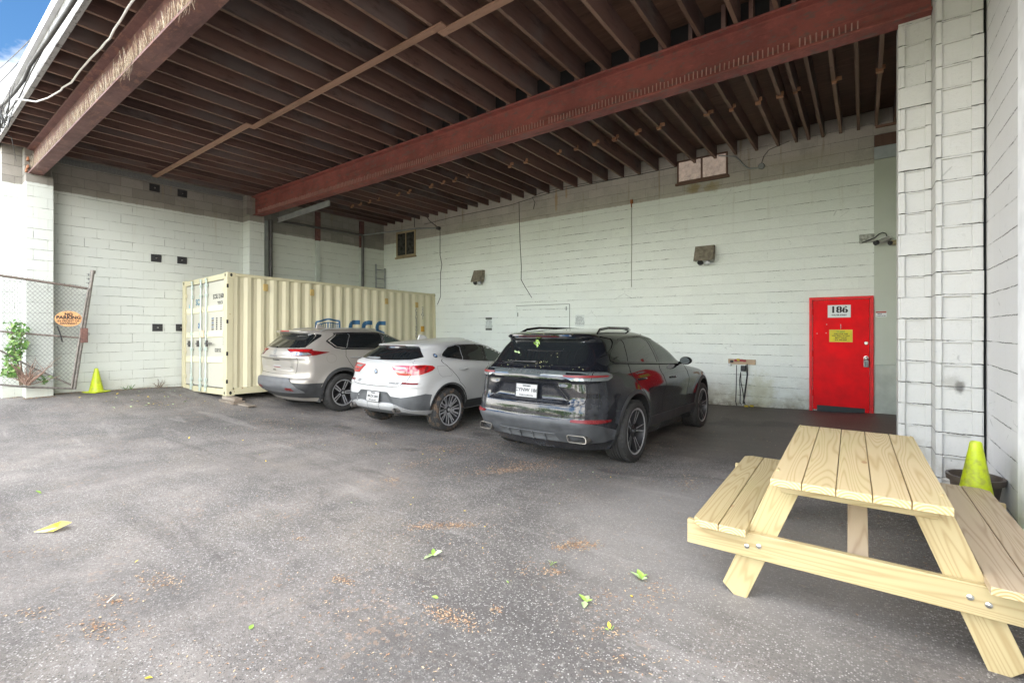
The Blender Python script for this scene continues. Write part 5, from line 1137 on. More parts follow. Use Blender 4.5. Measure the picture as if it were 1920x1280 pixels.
def wheel(car, x, y, rad, width, rimr, style, tyre=None, side=1):
    w = bpy.data.objects.new('wheel', None)
    M = Matrix.Rotation(R(90) * side, 4, 'Y')        # local z -> outward x
    hw_ = width / 2; rr = rimr
    m = MB().lathe([(rr + .002, hw_ - .012), (rr + .010, hw_ - .002), (rr - .002, hw_ - .001), (rr - .012, hw_ - .008)], 56, M, 1)
    m.lathe([(rr - .012, hw_ - .008), (rr - .02, hw_ - .05), (rr - .03, -.06)], 56, M, 0)
    m.lathe([(0, -.03), (rr - .02, -.03)], 40, M, 0)
    def spoke(a, w0, w1, r0, r1, z0, z1, mi, th=.03):
        c, s_ = math.cos(a), math.sin(a); p = []
        for r_, w_, z_ in ((r0, w0, z0), (r1, w1, z1)):
            for sg in (-1, 1): p.append((r_ * c - sg * w_ * s_, r_ * s_ + sg * w_ * c, z_))
        top = [p[0], p[1], p[3], p[2]]; bot = [(q[0], q[1], q[2] - th) for q in top]
        V = [tuple(M @ Vector(q)) for q in top + bot]; n0 = len(m.v); m.v.extend(V)
        m.f.append((n0, n0+1, n0+2, n0+3)); m.m.append(mi)
        for i in range(4): j = (i + 1) % 4; m.f.append((n0+i, n0+j, n0+4+j, n0+4+i)); m.m.append(0)
    zf = hw_ - .02
    if style == 'A':     # five split spokes, black with bright edges
        for k in range(5):
            a = 2 * math.pi * k / 5 + .35
            for sg in (-1, 1):
                spoke(a + sg * .10, .020, .013, .07, rr - .01, zf - .035, zf + .002, 0, .05)
                spoke(a + sg * .165, .006, .005, .09, rr - .008, zf - .024, zf + .007, 1, .01)
    elif style == 'B':   # five Y spokes, grey machined
        for k in range(5):
            a = 2 * math.pi * k / 5 + .1
            spoke(a, .032, .016, .05, .13, zf - .03, zf - .018, 1)
            for sg in (-1, 1): spoke(a + sg * .19, .011, .015, .10, rr - .008, zf - .02, zf, 1)
            for sg in (-1, 1): spoke(a + sg * .43, .008, .010, .06, rr - .01, zf - .035, zf - .01, 1)
    else:                # five broad tapering dark spokes with pale faces
        for k in range(5):
            a = 2 * math.pi * k / 5 + .3
            spoke(a, .028, .040, .05, rr - .008, zf - .03, zf + .002, 1)
            spoke(a, .006, .012, .07, rr - .02, zf - .024, zf + .0045, 0, .006)
            for sg in (-1, 1): spoke(a + sg * .36, .010, .006, .05, rr - .01, zf - .05, zf - .012, 0)
    m.lathe([(0, zf - .012), (.028, zf - .014), (.034, zf - .025), (.062, zf - .035), (.068, zf - .08)], 24, M, 0)
    o = obj('wheel', m, [M_RIMD, M_RIML], car, smooth=35, world=False); bpy.data.objects.remove(w); o.location = (x, y, rad)
    prof_ = [(rr - .006, -hw_ + .01), (rr + .03, -hw_ - .002), (rad - .035, -hw_ - .004), (rad - .012, -hw_ + .012), (rad, -hw_ + .04)]
    for g_ in (-.055, -.018, .018, .055): prof_ += [(rad, g_ - .006), (rad - .009, g_ - .004), (rad - .009, g_ + .004), (rad, g_ + .006)]
    prof_ += [(rad, hw_ - .04), (rad - .012, hw_ - .012), (rad - .035, hw_ + .004), (rad - .07, hw_ + .008), (rr + .03, hw_ + .002), (rr - .002, hw_ - .012)]
    mt = MB().lathe(prof_, 72, M); 
    for k in range(72):   # shoulder tread blocks
        a = 2 * math.pi * k / 72
        for sg in (-1, 1):
            Mb = M @ Matrix.Rotation(a, 4, 'Z') @ Matrix.Translation((rad - .006, 0, sg * (hw_ - .028)))
            if k % 2: mt.box((-.002, -.012, -.018), (.0075, .012, .018), 0, Mb)
    ty = obj('tyre', mt, tyre or M_TYRE, o, smooth=40, world=False)
    hb = obj('hub_cap', MB().lathe([(0, zf - .004), (.024, zf - .006), (.028, zf - .014)], 20, M), M_RIML if style != 'A' else M_CLADB, o, smooth=30, world=False)
    return o
def build_body(B, car, mat, rad, arch_r, wb, zst=.016, arch_z=None):
    lv = []; z = B.z0
    while z < B.z1 - .06: lv.append(z); z += zst
    t = B.z1 - .06
    while t < B.z1 - .0005: lv.append(t); t += max(.0012, (B.z1 - t) * .16)
    lv.append(B.z1)
    m = B.mesh('body', lv); o = obj('body', m, [mat, M_WELL], car, smooth=40, world=False)
    c = MB()
    for y in (0, wb):
        for sg in (-1, 1): c.lathe([(0, -.26), (arch_r, -.26), (arch_r, .3), (0, .3)], 56, Matrix.Translation((sg * .92, y, arch_z or rad)) @ Matrix.Rotation(R(90) * sg, 4, 'Y'))
    co = obj('cut', c, M_WELL, None, world=False)
    bm_ = o.modifiers.new('arches', 'BOOLEAN'); bm_.object = co; bm_.operation = 'DIFFERENCE'; bm_.solver = 'EXACT'; bm_.material_mode = 'TRANSFER'
    # evaluate without the parent's transform
    par = o.parent; o.parent = None; bpy.context.view_layer.update()
    me = bpy.data.meshes.new_from_object(o.evaluated_get(bpy.context.evaluated_depsgraph_get())); o.modifiers.clear(); o.data = me; o.parent = par
    bpy.data.objects.remove(co)
    me.polygons.foreach_set('use_smooth', [True] * len(me.polygons)); me.set_sharp_from_angle(angle=R(38))
    return o
def tubel(B, pts, off): return [B.P(*B.conv(p)) + B.N(*B.conv(p)) * off for p in pts]
def plate(car, B, x, z, y, tilt, txt, w=.305, h=.152):
    M = Matrix.Translation((x, y, z)) @ Matrix.Rotation(R(90 - tilt), 4, 'X')
    o = obj('licence_plate', MB().box((-w/2, -h/2, 0), (w/2, h/2, .006), 0, M), M_PLATE, car, bevel=.003, world=False)
    m = MB(); q = w/2 + .006; r_ = h/2 + .006
    for a, b in (((-q, -r_), (q, -h/2)), ((-q, h/2), (q, r_)), ((-q, -h/2), (-w/2, h/2)), ((w/2, -h/2), (q, h/2))): m.box((*a, -.004), (*b, .009), 0, M)
    obj('plate_frame', m, M_CLADB, o, world=False)
    for i, (t_, s_, yy, bb) in enumerate(txt): text('plate_text', t_, s_, M @ Matrix.Translation((0, yy, .0075)), M_INK, o, world=False, sx=1.15, bold=bb)
    return o
def badge_round(car, M, r, kind):
    o = obj('badge', MB().lathe([(0, .006), (r * .9, .005), (r, .002), (r, 0)], 28, M), M_TRIM if kind == 'q' else M_RIML, car, smooth=30, world=False)
    if kind == 'q':
        m = MB(); m2 = MB()
        for k in range(4):
            ps = [(0, 0, .0075)] + [(r * .62 * math.cos(R(90 * k + 15 * t)), r * .62 * math.sin(R(90 * k + 15 * t)), .0075) for t in range(7)]
            (m if k % 2 else m2).prism([M @ Vector(p) for p in ps], (M.to_3x3() @ Vector((0, 0, .001))))
        obj('badge_field', m, M_BADGEB, o, world=False); obj('badge_field', m2, M_PLATE, o, world=False)
        obj('badge_ring', MB().lathe([(r * .93, .007), (r, .006), (r, .003)], 28, M), M_RIML, o, world=False)
    return o

# ================================================================== black coupe-backed SUV
car = empty('parked_car', (-3.24, 5.60, -.12), 'glossy black SUV with a full width light bar and leaves on its rear window', 'car', 'cars parked side by side under the roof')
car.rotation_euler = (-.016, 0, -.008)
WB = 2.895
def disp(x, y, z):
    ax = abs(x); dx = dy = 0
    for yc in (0, WB):
        r = math.hypot(y - yc, z - .40); dx += .030 * math.exp(-((r - .44) / .075) ** 2) if z < .98 and r > .3 else 0
    if y > .3 and z < 1.0: dx -= .022 * sbox(z, .48, .80, .25) * sbox(y, .55, 2.3, .5)
    if y < .2:
        rear = 1
        dy += .045 * sbox(z, .79, .985, .05) * sbox(ax, -1, .40 + (.985 - z) * .9, .06)     # plate recess
        dy += .012 * sbox(z, .985, 1.03, .02) * sbox(ax, -1, .52, .2)
        dy -= .022 * sbox(z, 1.035, 1.135, .03)                                                # light bar
        dy += .020 * sbox(z, .36, .43, .05) * sbox(ax, -1, .42, .08)
        dy -= .018 * sbox(z, .52, .60, .04)
    return dx, dy
K = dict(hw=[(.22,.86),(.35,.93),(.5,.965),(.7,.985),(.9,.99),(1.0,.975),(1.08,.955),(1.14,.93),(1.2,.885),(1.3,.845),(1.4,.79),(1.48,.735),(1.54,.69),(1.585,.63),(1.615,.56),(1.64,.44),(1.655,.30),(1.664,.08)],
  yr=[(.22,-.80),(.34,-.93),(.45,-1.0),(.58,-1.035),(.68,-1.03),(.76,-1.015),(.85,-.985),(.98,-.985),(1.05,-.985),(1.12,-.97),(1.15,-.945),(1.19,-.905),(1.22,-.875),(1.3,-.80),(1.4,-.705),(1.48,-.635),(1.515,-.67),(1.54,-.76),(1.56,-.77),(1.58,-.72),(1.60,-.55),(1.62,-.28),(1.64,.02),(1.655,.3),(1.664,.6)],
  yf=[(.22,3.55),(.4,3.80),(.6,3.84),(.8,3.78),(.9,3.66),(.97,3.48),(1.02,3.22),(1.06,2.90),(1.10,2.58),(1.15,2.38),(1.25,2.19),(1.35,2.0),(1.45,1.78),(1.52,1.60),(1.57,1.46),(1.61,1.30),(1.64,1.10),(1.655,.95),(1.664,.78)],
  bow=[(.22,.16),(.5,.10),(.9,.12),(1.1,.13),(1.25,.15),(1.5,.10),(1.56,.12),(1.66,.1)])
B = Body(**K, ztop=1.664, disp=disp, wb=WB, taper=(.20, .2), crx=[(.22,.30),(.9,.31),(1.15,.27),(1.3,.22),(1.5,.18),(1.664,.25)], cry=[(.22,.27),(.6,.36),(1.0,.42),(1.2,.38),(1.5,.3),(1.664,.4)])
P_BLK = paint('black_car_paint', (.008,.009,.012), .07, coat=.5, dirt=.5, dcol=(.10,.105,.12), ior=1.38)
build_body(B, car, P_BLK, .383, .425, WB, arch_z=.42)
rg = B.shell('rear_window', [('r',-.58,1.222),('r',-.4,1.213),('r',0,1.208),('r',.4,1.213),('r',.58,1.222),('r',.655,1.255),('r',.655,1.31),('r',.60,1.45),('r',.54,1.497),('r',0,1.505),('r',-.54,1.497),('r',-.60,1.45),('r',-.655,1.31),('r',-.655,1.255)], .004, M_GLASSD, car)
for fl in (False, True):
    B.shell('spoiler_fin', [('w',B.wr(.70,1.50),1.50),('w',B.wr(.745,1.30),1.30),('s',-.34,1.34),('s',-.12,1.52),('s',-.35,1.545)], .010, M_TRIM, car, flip=fl)
B.shell('brake_light', [('r',-.30,1.536),('r',.30,1.536),('r',.30,1.55),('r',-.30,1.55)], .003, plain('dim_red_strip', (.07,.008,.010), .3), car)
# light bar and lamps wrapping the corners
lb = B.shell('light_bar', [('r',-.60,1.045),('r',-.50,1.085),('r',0,1.09),('r',.50,1.085),('r',.60,1.045),('r',.78,1.045),('r',.78,1.138),('r',0,1.15),('r',-.78,1.138),('r',-.78,1.045)], .006, Mat('smoked_lens', (.10,.115,.115), .05, .2, Coat_Weight=1.0).m, car)
for fl in (False, True):
    tl = B.shell('tail_lamp', [('r',.785,1.045),('s',-.62,1.045),('s',-.53,1.075),('s',-.515,1.11),('s',-.60,1.135),('r',.785,1.138)], .008, Mat('smoked_lens_side', (.10,.11,.11), .05, .2, Coat_Weight=1.0).m, car, flip=fl)
    B.shell('red_element', [('r',.50,1.086),('r',.60,1.078),('s',-.62,1.084),('s',-.58,1.100),('r',.78,1.104),('r',.50,1.102)], .012, plain('slim_red_tube', (.17,.008,.010), .35), lb, flip=fl, skirt=.004)
    B.shell('reverse_element', [('r',.63,1.052),('r',.76,1.052),('r',.76,1.064),('r',.63,1.064)], .012, M_CLRL, lb, flip=fl, skirt=.004)
B.ptext('lettering', 'P  O  R  S  C  H  E', .042, ('r', 0, 1.122), M_CLAD, lb, sx=1.75, off=.009, bold=.001)
B.strip('tailgate_gap', [('r',.745,1.16),('r',.755,1.04),('r',.76,.90),('r',.74,.80),('r',.66,.762),('r',0,.75),('r',-.66,.762),('r',-.74,.80),('r',-.76,.90),('r',-.755,1.04),('r',-.745,1.16)], .007, M_SEAM, car)
B.strip('window_gap', [('r',-.70,1.20),('r',0,1.185),('r',.70,1.20)], .006, M_SEAM, car)
vl = B.shell('lower_bumper', [('r',-.84,.565),('r',-.62,.60),('r',0,.602),('r',.62,.60),('r',.84,.565),('s',-.60,.50),('s',-.47,.46),('s',-.47,.36),('r',.86,.34),('r',.6,.335),('r',0,.335),('r',-.6,.335),('r',-.86,.34),('l',-.47,.36),('l',-.47,.46),('l',-.60,.50)], .006, plain('bumper_grey', (.062,.065,.070), .55, var=.25, scale=9), car)
B.shell('diffuser', [('r',-.44,.345),('r',.44,.345),('r',.40,.435),('r',-.40,.435)], .012, M_CLAD, vl)
for x in (-.26, -.09, .09, .26): B.shell('diffuser_fin', [('r',x-.008,.345),('r',x+.008,.345),('r',x+.008,.43),('r',x-.008,.43)], .028, M_CLAD, vl)
for fl in (False, True):
    B.shell('rear_reflector', [('r',.62,.588),('r',.86,.575),('s',-.60,.582),('s',-.60,.602),('r',.80,.618),('r',.62,.612)], .014, M_REFL, car, flip=fl)
    sg = -1 if fl else 1
    y_ = min(B.P(B.wr(q,.40),.40).y for q in (.54,.66))
    def rrect(w, h, c, n=6):
        o = []
        for cx_, cz_, a0 in ((w-c, h-c, 0), (-w+c, h-c, 90), (-w+c, -h+c, 180), (w-c, -h+c, 270)): o += [(cx_ + c*math.cos(R(a0+90*i/n)), cz_ + c*math.sin(R(a0+90*i/n))) for i in range(n+1)]
        return o
    for nm, (w1, h1), (w2, h2), dpt, mt in (('exhaust_tip', (.112, .042), (.104, .034), .07, M_PIPEC),):
        m = MB(); a = rrect(w1, h1, .03); b = rrect(w2, h2, .022); n = len(a); yy = y_ - .030
        for ring, y0 in ((a, yy + .16), (a, yy), (b, yy), (b, yy + .10)): m.v += [(sg * (.665 + p[0] - .25 * p[1]), y0 + max(0, p[0]) * .35, .395 + p[1]) for p in ring]
        for r_ in range(3):
            for i in range(n): j = (i + 1) % n; m.f.append((r_*n+i, r_*n+j, (r_+1)*n+j, (r_+1)*n+i)); m.m.append(0)
        ex = obj(nm, m, mt, car, smooth=40, world=False)
        m = MB(); m.poly([(sg * (.665 + p[0] - .25 * p[1]), yy + .06 + max(0, p[0]) * .35, .395 + p[1]) for p in b]); obj('exhaust_bore', m, M_DARK, ex, world=False)
plate(car, B, 0.01, .895, -.985, 6, (('ONTARIO', .022, .055, .001), ('CYNW 186', .058, .005, .001), ('YOURS TO DISCOVER', .018, -.055, .0005)))
# side glass, one opening with dividers
side = [('s',-.38,1.27),('s',-.30,1.245),('s',.2,1.215),('s',.9,1.185),('s',1.86,1.15),('s',2.10,1.152),('s',1.90,1.29),('s',1.66,1.42),('s',1.36,1.51),('s',.85,1.548),('s',.35,1.54),('s',.10,1.51),('s',-.15,1.44),('s',-.33,1.36)]
for fl in (False, True):
    tr = B.strip('window_surround', side, .022, M_TRIM, car, off=.006, flip=fl, closed=True)
    B.shell('quarter_window', [('s',-.36,1.272),('s',-.28,1.25),('s',-.02,1.235),('s',.08,1.50),('s',-.14,1.425),('s',-.31,1.355)], .004, M_GLASSD, car, flip=fl)
    B.shell('side_window', [('s',.03,1.232),('s',.93,1.19),('s',.80,1.538),('s',.38,1.533),('s',.14,1.513)], .004, M_GLASSD, car, flip=fl)
    B.shell('side_window', [('s',1.02,1.187),('s',1.90,1.158),('s',2.02,1.162),('s',1.85,1.30),('s',1.62,1.425),('s',1.33,1.503),('s',.90,1.538)], .004, M_GLASSL, car, flip=fl)
    B.shell('pillar_trim', [('s',.94,1.19),('s',1.01,1.187),('s',.89,1.535),('s',.81,1.538)], .005, M_TRIM, car, flip=fl)
    B.strip('door_gap', [('s',.02,1.22),('s',.05,1.0),('s',.20,.88),('s',.46,.68),('s',.52,.45)], .008, M_SEAM, car, flip=fl)
    B.strip('door_gap', [('s',.98,1.185),('s',1.05,.9),('s',1.06,.45)], .008, M_SEAM, car, flip=fl)
    B.strip('door_gap', [('s',2.02,1.13),('s',2.12,.9),('s',2.10,.62),('s',2.05,.45)], .008, M_SEAM, car, flip=fl)
    B.strip('belt_line', [('s',-.36,1.225),('s',.9,1.165),('s',1.95,1.13)], .006, M_SEAM, car, flip=fl)
    for y in (.24, 1.36):
        P_ = tubel(B, [('s',y-.11,1.02-.04*y),('s',y,1.02-.04*y),('s',y+.11,1.02-.04*y)], .032); P_[0] = tubel(B, [('s',y-.12,1.02-.04*y)], .004)[0]; P_[2] = tubel(B, [('s',y+.12,1.02-.04*y)], .004)[0]
        P_ = [P_[0], P_[0].lerp(P_[1], .5) + (P_[1]-P_[0].lerp(P_[2],.5)) * .35, P_[1], P_[2].lerp(P_[1], .5) + (P_[1]-P_[0].lerp(P_[2],.5)) * .35, P_[2]]
        if fl: P_ = [Vector((-p.x, p.y, p.z)) for p in P_]
        obj('door_handle', MB().tube(P_, [.008, .014, .015, .014, .008], 10), P_BLK, car, smooth=60, world=False)
    for yc in (0, WB): B.shell('wheel_arch_trim', arc(yc,.42,.430,-22,202,26) + arc(yc,.42,.478,198,-18,26), .006, P_BLK if 0 else M_CLADB, car, flip=fl, grid=.03)
    B.shell('sill', [('s',.44,.44),('s',.52,.36),('s',2.38,.34),('s',2.45,.42),('s',2.40,.47),('s',.50,.49)], .010, M_CLADB, car, flip=fl)
    # roof rail
    P_ = tubel(B, [('s',-.30,1.585),('s',-.18,1.60),('s',.1,1.612),('s',.7,1.615),('s',1.2,1.607),('s',1.5,1.58),('s',1.62,1.55)], 0)
    P_ = [Vector(((-1 if fl else 1) * (p.x - .0), p.y, p.z + dz)) for p, dz in zip(P_, (.0, .035, .050, .05, .042, .03, 0))]
    obj('roof_rail', MB().tube(P_, [.014, .018, .018, .018, .018, .016, .012], 8), M_TRIM, car, smooth=60, world=False)
    # mirror
    sg = -1 if fl else 1; mm = MB().lathe([(0, -.075), (.06, -.07), (.09, -.03), (.085, .03), (.05, .08), (0, .10)], 20, Matrix.Translation((sg * 1.035, 1.80, 1.19)) @ Matrix.Rotation(R(-90), 4, 'X') @ Matrix.Diagonal((1.0, .70, .85, 1)))
    mo = obj('door_mirror', mm, P_BLK, car, smooth=50, world=False)
    obj('mirror_glass', MB().lathe([(0, 0), (.072, 0), (.075, .004)], 20, Matrix.Translation((sg * 1.035, 1.728, 1.19)) @ Matrix.Rotation(R(90), 4, 'X') @ Matrix.Diagonal((1.0, .69, 1, 1))), M_GLASSL, mo, world=False)
    obj('mirror_stalk', MB().tube([(sg * .86, 1.86, 1.14), (sg * .98, 1.82, 1.16)], .022, 8), M_TRIM, mo, world=False)
    for y, sd in ((0, 1), (WB, 1)): wheel(car, sg * .845, y, .383, .285, .275, 'A', side=sg)
P_ = [B.P(B.wr(x, 1.235), 1.235) + Vector((0, -.03, .0)) for x in (.08, 0, -.14, -.26, -.36)]
wp = obj('rear_wiper', MB().tube(P_, [.016, .014, .010, .008, .006], 6), M_TRIM, car, smooth=60, world=False)
obj('wiper_hub', MB().lathe([(0, .03), (.025, .03), (.03, 0)], 14, Matrix.Translation(P_[0] + Vector((0, .03, -.01))) @ RYM), M_TRIM, wp, world=False)
# leaves lying on the car (world position computed through the car's own transform)
CM = Matrix.LocRotScale(Vector(car.location), car.rotation_euler.copy(), None); rk = random.Random(8)
def on_car(B, CM, p, off=.012): a = B.conv(p); return CM @ (B.P(*a) + B.N(*a) * off)
m = MB()
for k in range(12):
    c = on_car(B, CM, ('r', -.05 + rk.gauss(0, .022), 1.452 + rk.gauss(0, .014)), .02); leaf(m, c, rk.uniform(.04, .07), (rk.uniform(-1, 1), -.3, rk.uniform(-1, .6)), (rk.uniform(-.4, .4), -1, .6), rk.randint(0, 1))
for k in range(5):
    c = on_car(B, CM, ('r', -.05 + rk.gauss(0, .05), 1.575), .012); leaf(m, c, .05, (rk.uniform(-1, 1), rk.uniform(-.4, .5), 0), (0, -.2, 1), 0)
setp(obj('leaf_cluster', m, [M_FRESH, M_FRESHP], wn=False), 'bright green leaf cluster stuck high on the rear window of the black car', 'leaf')
m = MB()
for k in range(6): c = on_car(B, CM, ('r', -.30 + rk.gauss(0, .03), 1.325 + rk.gauss(0, .012)), .014); leaf(m, c, rk.uniform(.03, .05), (rk.uniform(-1, 1), -.2, rk.uniform(-.6, .6)), (0, -1, .7), 1)
setp(obj('leaf_cluster', m, [M_FRESH, M_FRESHP], wn=False), 'pale leaf bits on the rear window of the black car just above its wiper', 'leaf')
m = MB()
for p, n, sx_, sz_ in ((('r',.14,1.235), 11, .09, .006), (('r',-.33,1.232), 6, .04, .005), (('r',0,1.17), 9, .42, .014), (('r',.45,1.18), 4, .15, .01), (('r',0,1.35), 6, .40, .06), (('r',.1,1.575), 9, .35, .003)):
    for k in range(n): c = on_car(B, CM, ('r', p[1] + rk.gauss(0, sx_), p[2] + rk.gauss(0, sz_)), .007); leaf(m, c, rk.uniform(.008, .022), (rk.uniform(-1, 1), -.2, rk.uniform(-.7, .7)), (0, -1, .7), rk.randint(0, 1))
setp(obj('leaf_crumbs', m, [plain('dry_leaf_crumb', (.26,.23,.12), .7), plain('olive_crumb', (.19,.20,.09), .7)], wn=False), 'dry leaf crumbs sprinkled over the tail of the black car', 'litter', kind='stuff')

# ================================================================== white compact crossover
car = empty('parked_car', (-6.26, 5.49, -.12), 'white crossover with big red lamps parked between the black and the beige car', 'car', 'cars parked side by side under the roof')
car.rotation_euler = (-.008, 0, .012)
WB = 2.67
def disp(x, y, z):
    ax = abs(x); dx = dy = 0
    for yc in (0, WB):
        r = math.hypot(y - yc, z - .36); dx += .024 * math.exp(-((r - .40) / .08) ** 2) if z < .9 and r > .28 else 0
    if y > .3 and z < 1.0: dx -= .028 * sbox(z, .45, .82, .3) * sbox(y, .55, 2.1, .5)
    if y < .2:
        dy += .030 * sbox(z, .47, .655, .03) * sbox(ax, -1, .30 + max(0, .66 - z) * .8, .06)
        dy -= .020 * sbox(z, 1.085, 1.14, .03)
        dy -= .018 * sbox(z, .74, .80, .06)
        dy += .014 * sbox(z, .82, .92, .1) * sbox(ax, -1, .7, .2)
    return dx, dy
K = dict(hw=[(.30,.82),(.36,.85),(.5,.90),(.7,.912),(.9,.912),(1.0,.905),(1.07,.885),(1.12,.855),(1.18,.815),(1.26,.765),(1.32,.715),(1.37,.66),(1.405,.60),(1.43,.53),(1.455,.43),(1.475,.31),(1.488,.19),(1.494,.06)],
  yr=[(.30,-.66),(.36,-.76),(.42,-.80),(.55,-.82),(.66,-.815),(.75,-.80),(.80,-.785),(.90,-.765),(1.0,-.75),(1.08,-.725),(1.13,-.70),(1.16,-.655),(1.22,-.58),(1.29,-.475),(1.345,-.385),(1.36,-.395),(1.375,-.425),(1.39,-.41),(1.405,-.27),(1.42,-.10),(1.435,.08),(1.452,.28),(1.47,.50),(1.485,.72),(1.494,.92)],
  yf=[(.22,3.2),(.35,3.40),(.55,3.45),(.75,3.40),(.85,3.25),(.92,3.0),(.97,2.65),(1.01,2.35),(1.06,2.18),(1.12,2.05),(1.2,1.88),(1.28,1.70),(1.34,1.54),(1.38,1.42),(1.42,1.30),(1.45,1.22),(1.475,1.14),(1.488,1.08),(1.494,1.0)],
  bow=[(.22,.14),(.5,.10),(.9,.13),(1.1,.14),(1.25,.16),(1.36,.12),(1.494,.1)])
B = Body(**K, ztop=1.494, disp=disp, wb=WB, taper=(.16, .2), crx=[(.22,.25),(.6,.24),(1.0,.22),(1.2,.2),(1.494,.2)], cry=[(.22,.22),(.6,.28),(1.0,.34),(1.2,.34),(1.494,.4)])
P_WHT = paint('white_car_paint', (.45,.45,.445), .28, coat=.6, dirt=.22, dcol=(.45,.42,.37))
build_body(B, car, P_WHT, .342, .385, WB, arch_z=.375)
B.shell('rear_window', [('r',-.60,1.158),('r',-.3,1.148),('r',0,1.146),('r',.3,1.148),('r',.60,1.158),('r',.70,1.20),('s',-.30,1.33),('s',-.30,1.352),('r',.58,1.358),('r',0,1.362),('r',-.58,1.358),('l',-.30,1.352),('l',-.30,1.33),('r',-.70,1.20)], .005, M_GLASSD, car)
B.shell('brake_light', [('r',-.28,1.368),('r',.28,1.368),('r',.28,1.376),('r',-.28,1.376)], .004, M_REDD, car)
for fl in (False, True):
    tl = B.shell('tail_lamp', [('r',.31,1.06),('r',.38,1.00),('r',.48,.93),('r',.62,.925),('r',.80,.935),('s',-.47,.96),('s',-.36,.995),('s',-.30,1.035),('s',-.34,1.065),('s',-.42,1.075),('r',.80,1.082),('r',.60,1.078)], .010, M_REDL, car, flip=fl)
    B.shell('lamp_chrome_line', [('r',.36,1.052),('r',.60,1.045),('r',.62,1.022),('r',.44,1.012)], .0135, M_CLRL, tl, flip=fl, skirt=.003)
    B.shell('lamp_dark_area', [('r',.47,.985),('r',.64,.985),('r',.68,.96),('r',.52,.955)], .0135, M_REDD, tl, flip=fl, skirt=.003)
    B.shell('lamp_dark_area', [('r',.74,1.03),('s',-.52,1.04),('s',-.47,1.065),('r',.76,1.073)], .0135, M_REDD, tl, flip=fl, skirt=.003)
    B.shell('lamp_dark_area', [('s',-.50,.975),('s',-.475,.975),('s',-.42,1.04),('s',-.43,1.065),('s',-.46,1.05)], .0135, M_REDD, tl, flip=fl, skirt=.003)
    B.shell('rear_reflector', [('r',.58,.795),('r',.80,.79),('r',.80,.812),('r',.58,.818)], .006, M_REFL, car, flip=fl)
    B.strip('tailgate_gap', [('r',.665,1.15),('r',.70,1.09),('r',.705,.95),('r',.64,.83),('r',.55,.765),('r',.42,.75),('r',0,.745)], .007, M_SEAM, car, flip=fl)
    # grey lower bumper and sides

    B.shell('lower_cladding', [('r',0,.655),('r',.33,.655),('r',.40,.60),('r',.60,.59),('r',.80,.625),('s',-.50,.645),('s',-.385,.625),('s',-.395,.40),('s',-.36,.315),('r',.6,.31),('r',.0,.31)], .006, M_CLAD, car, flip=fl)
    B.shell('skid_plate', [('r',0,.495),('r',.36,.495),('r',.50,.48),('r',.72,.405),('r',.86,.33),('r',.79,.33),('r',.62,.375),('r',.35,.388),('r',0,.39)], .016, M_SKID, car, flip=fl)
    sg = -1 if fl else 1; yx = B.P(B.wr(.52, .40), .40).y
    ex = obj('exhaust_tip', MB().lathe([(.036, .02), (.043, -.0), (.043, .12), (.038, .12), (.036, .02)], 24, Matrix.Translation((sg * .53, yx - .085, .395)) @ Matrix.Rotation(R(-90), 4, 'X')), M_PIPEC, car, smooth=40, world=False)
    obj('exhaust_bore', MB().lathe([(0, .04), (.037, .04)], 20, Matrix.Translation((sg * .53, yx - .085, .395)) @ Matrix.Rotation(R(-90), 4, 'X')), M_DARK, ex, world=False)
for x in (-.14, .14): B.strip('skid_groove', [('r',x,.49),('r',x,.38)], .006, M_SEAM, car, off=.018)
side = [('s',-.11,1.205),('s',.0,1.165),('s',.4,1.115),('s',1.0,1.065),('s',1.62,1.035),('s',1.86,1.04),('s',1.62,1.20),('s',1.36,1.31),('s',1.10,1.365),('s',.75,1.388),('s',.40,1.382),('s',.15,1.35),('s',.0,1.295),('s',-.08,1.24)]
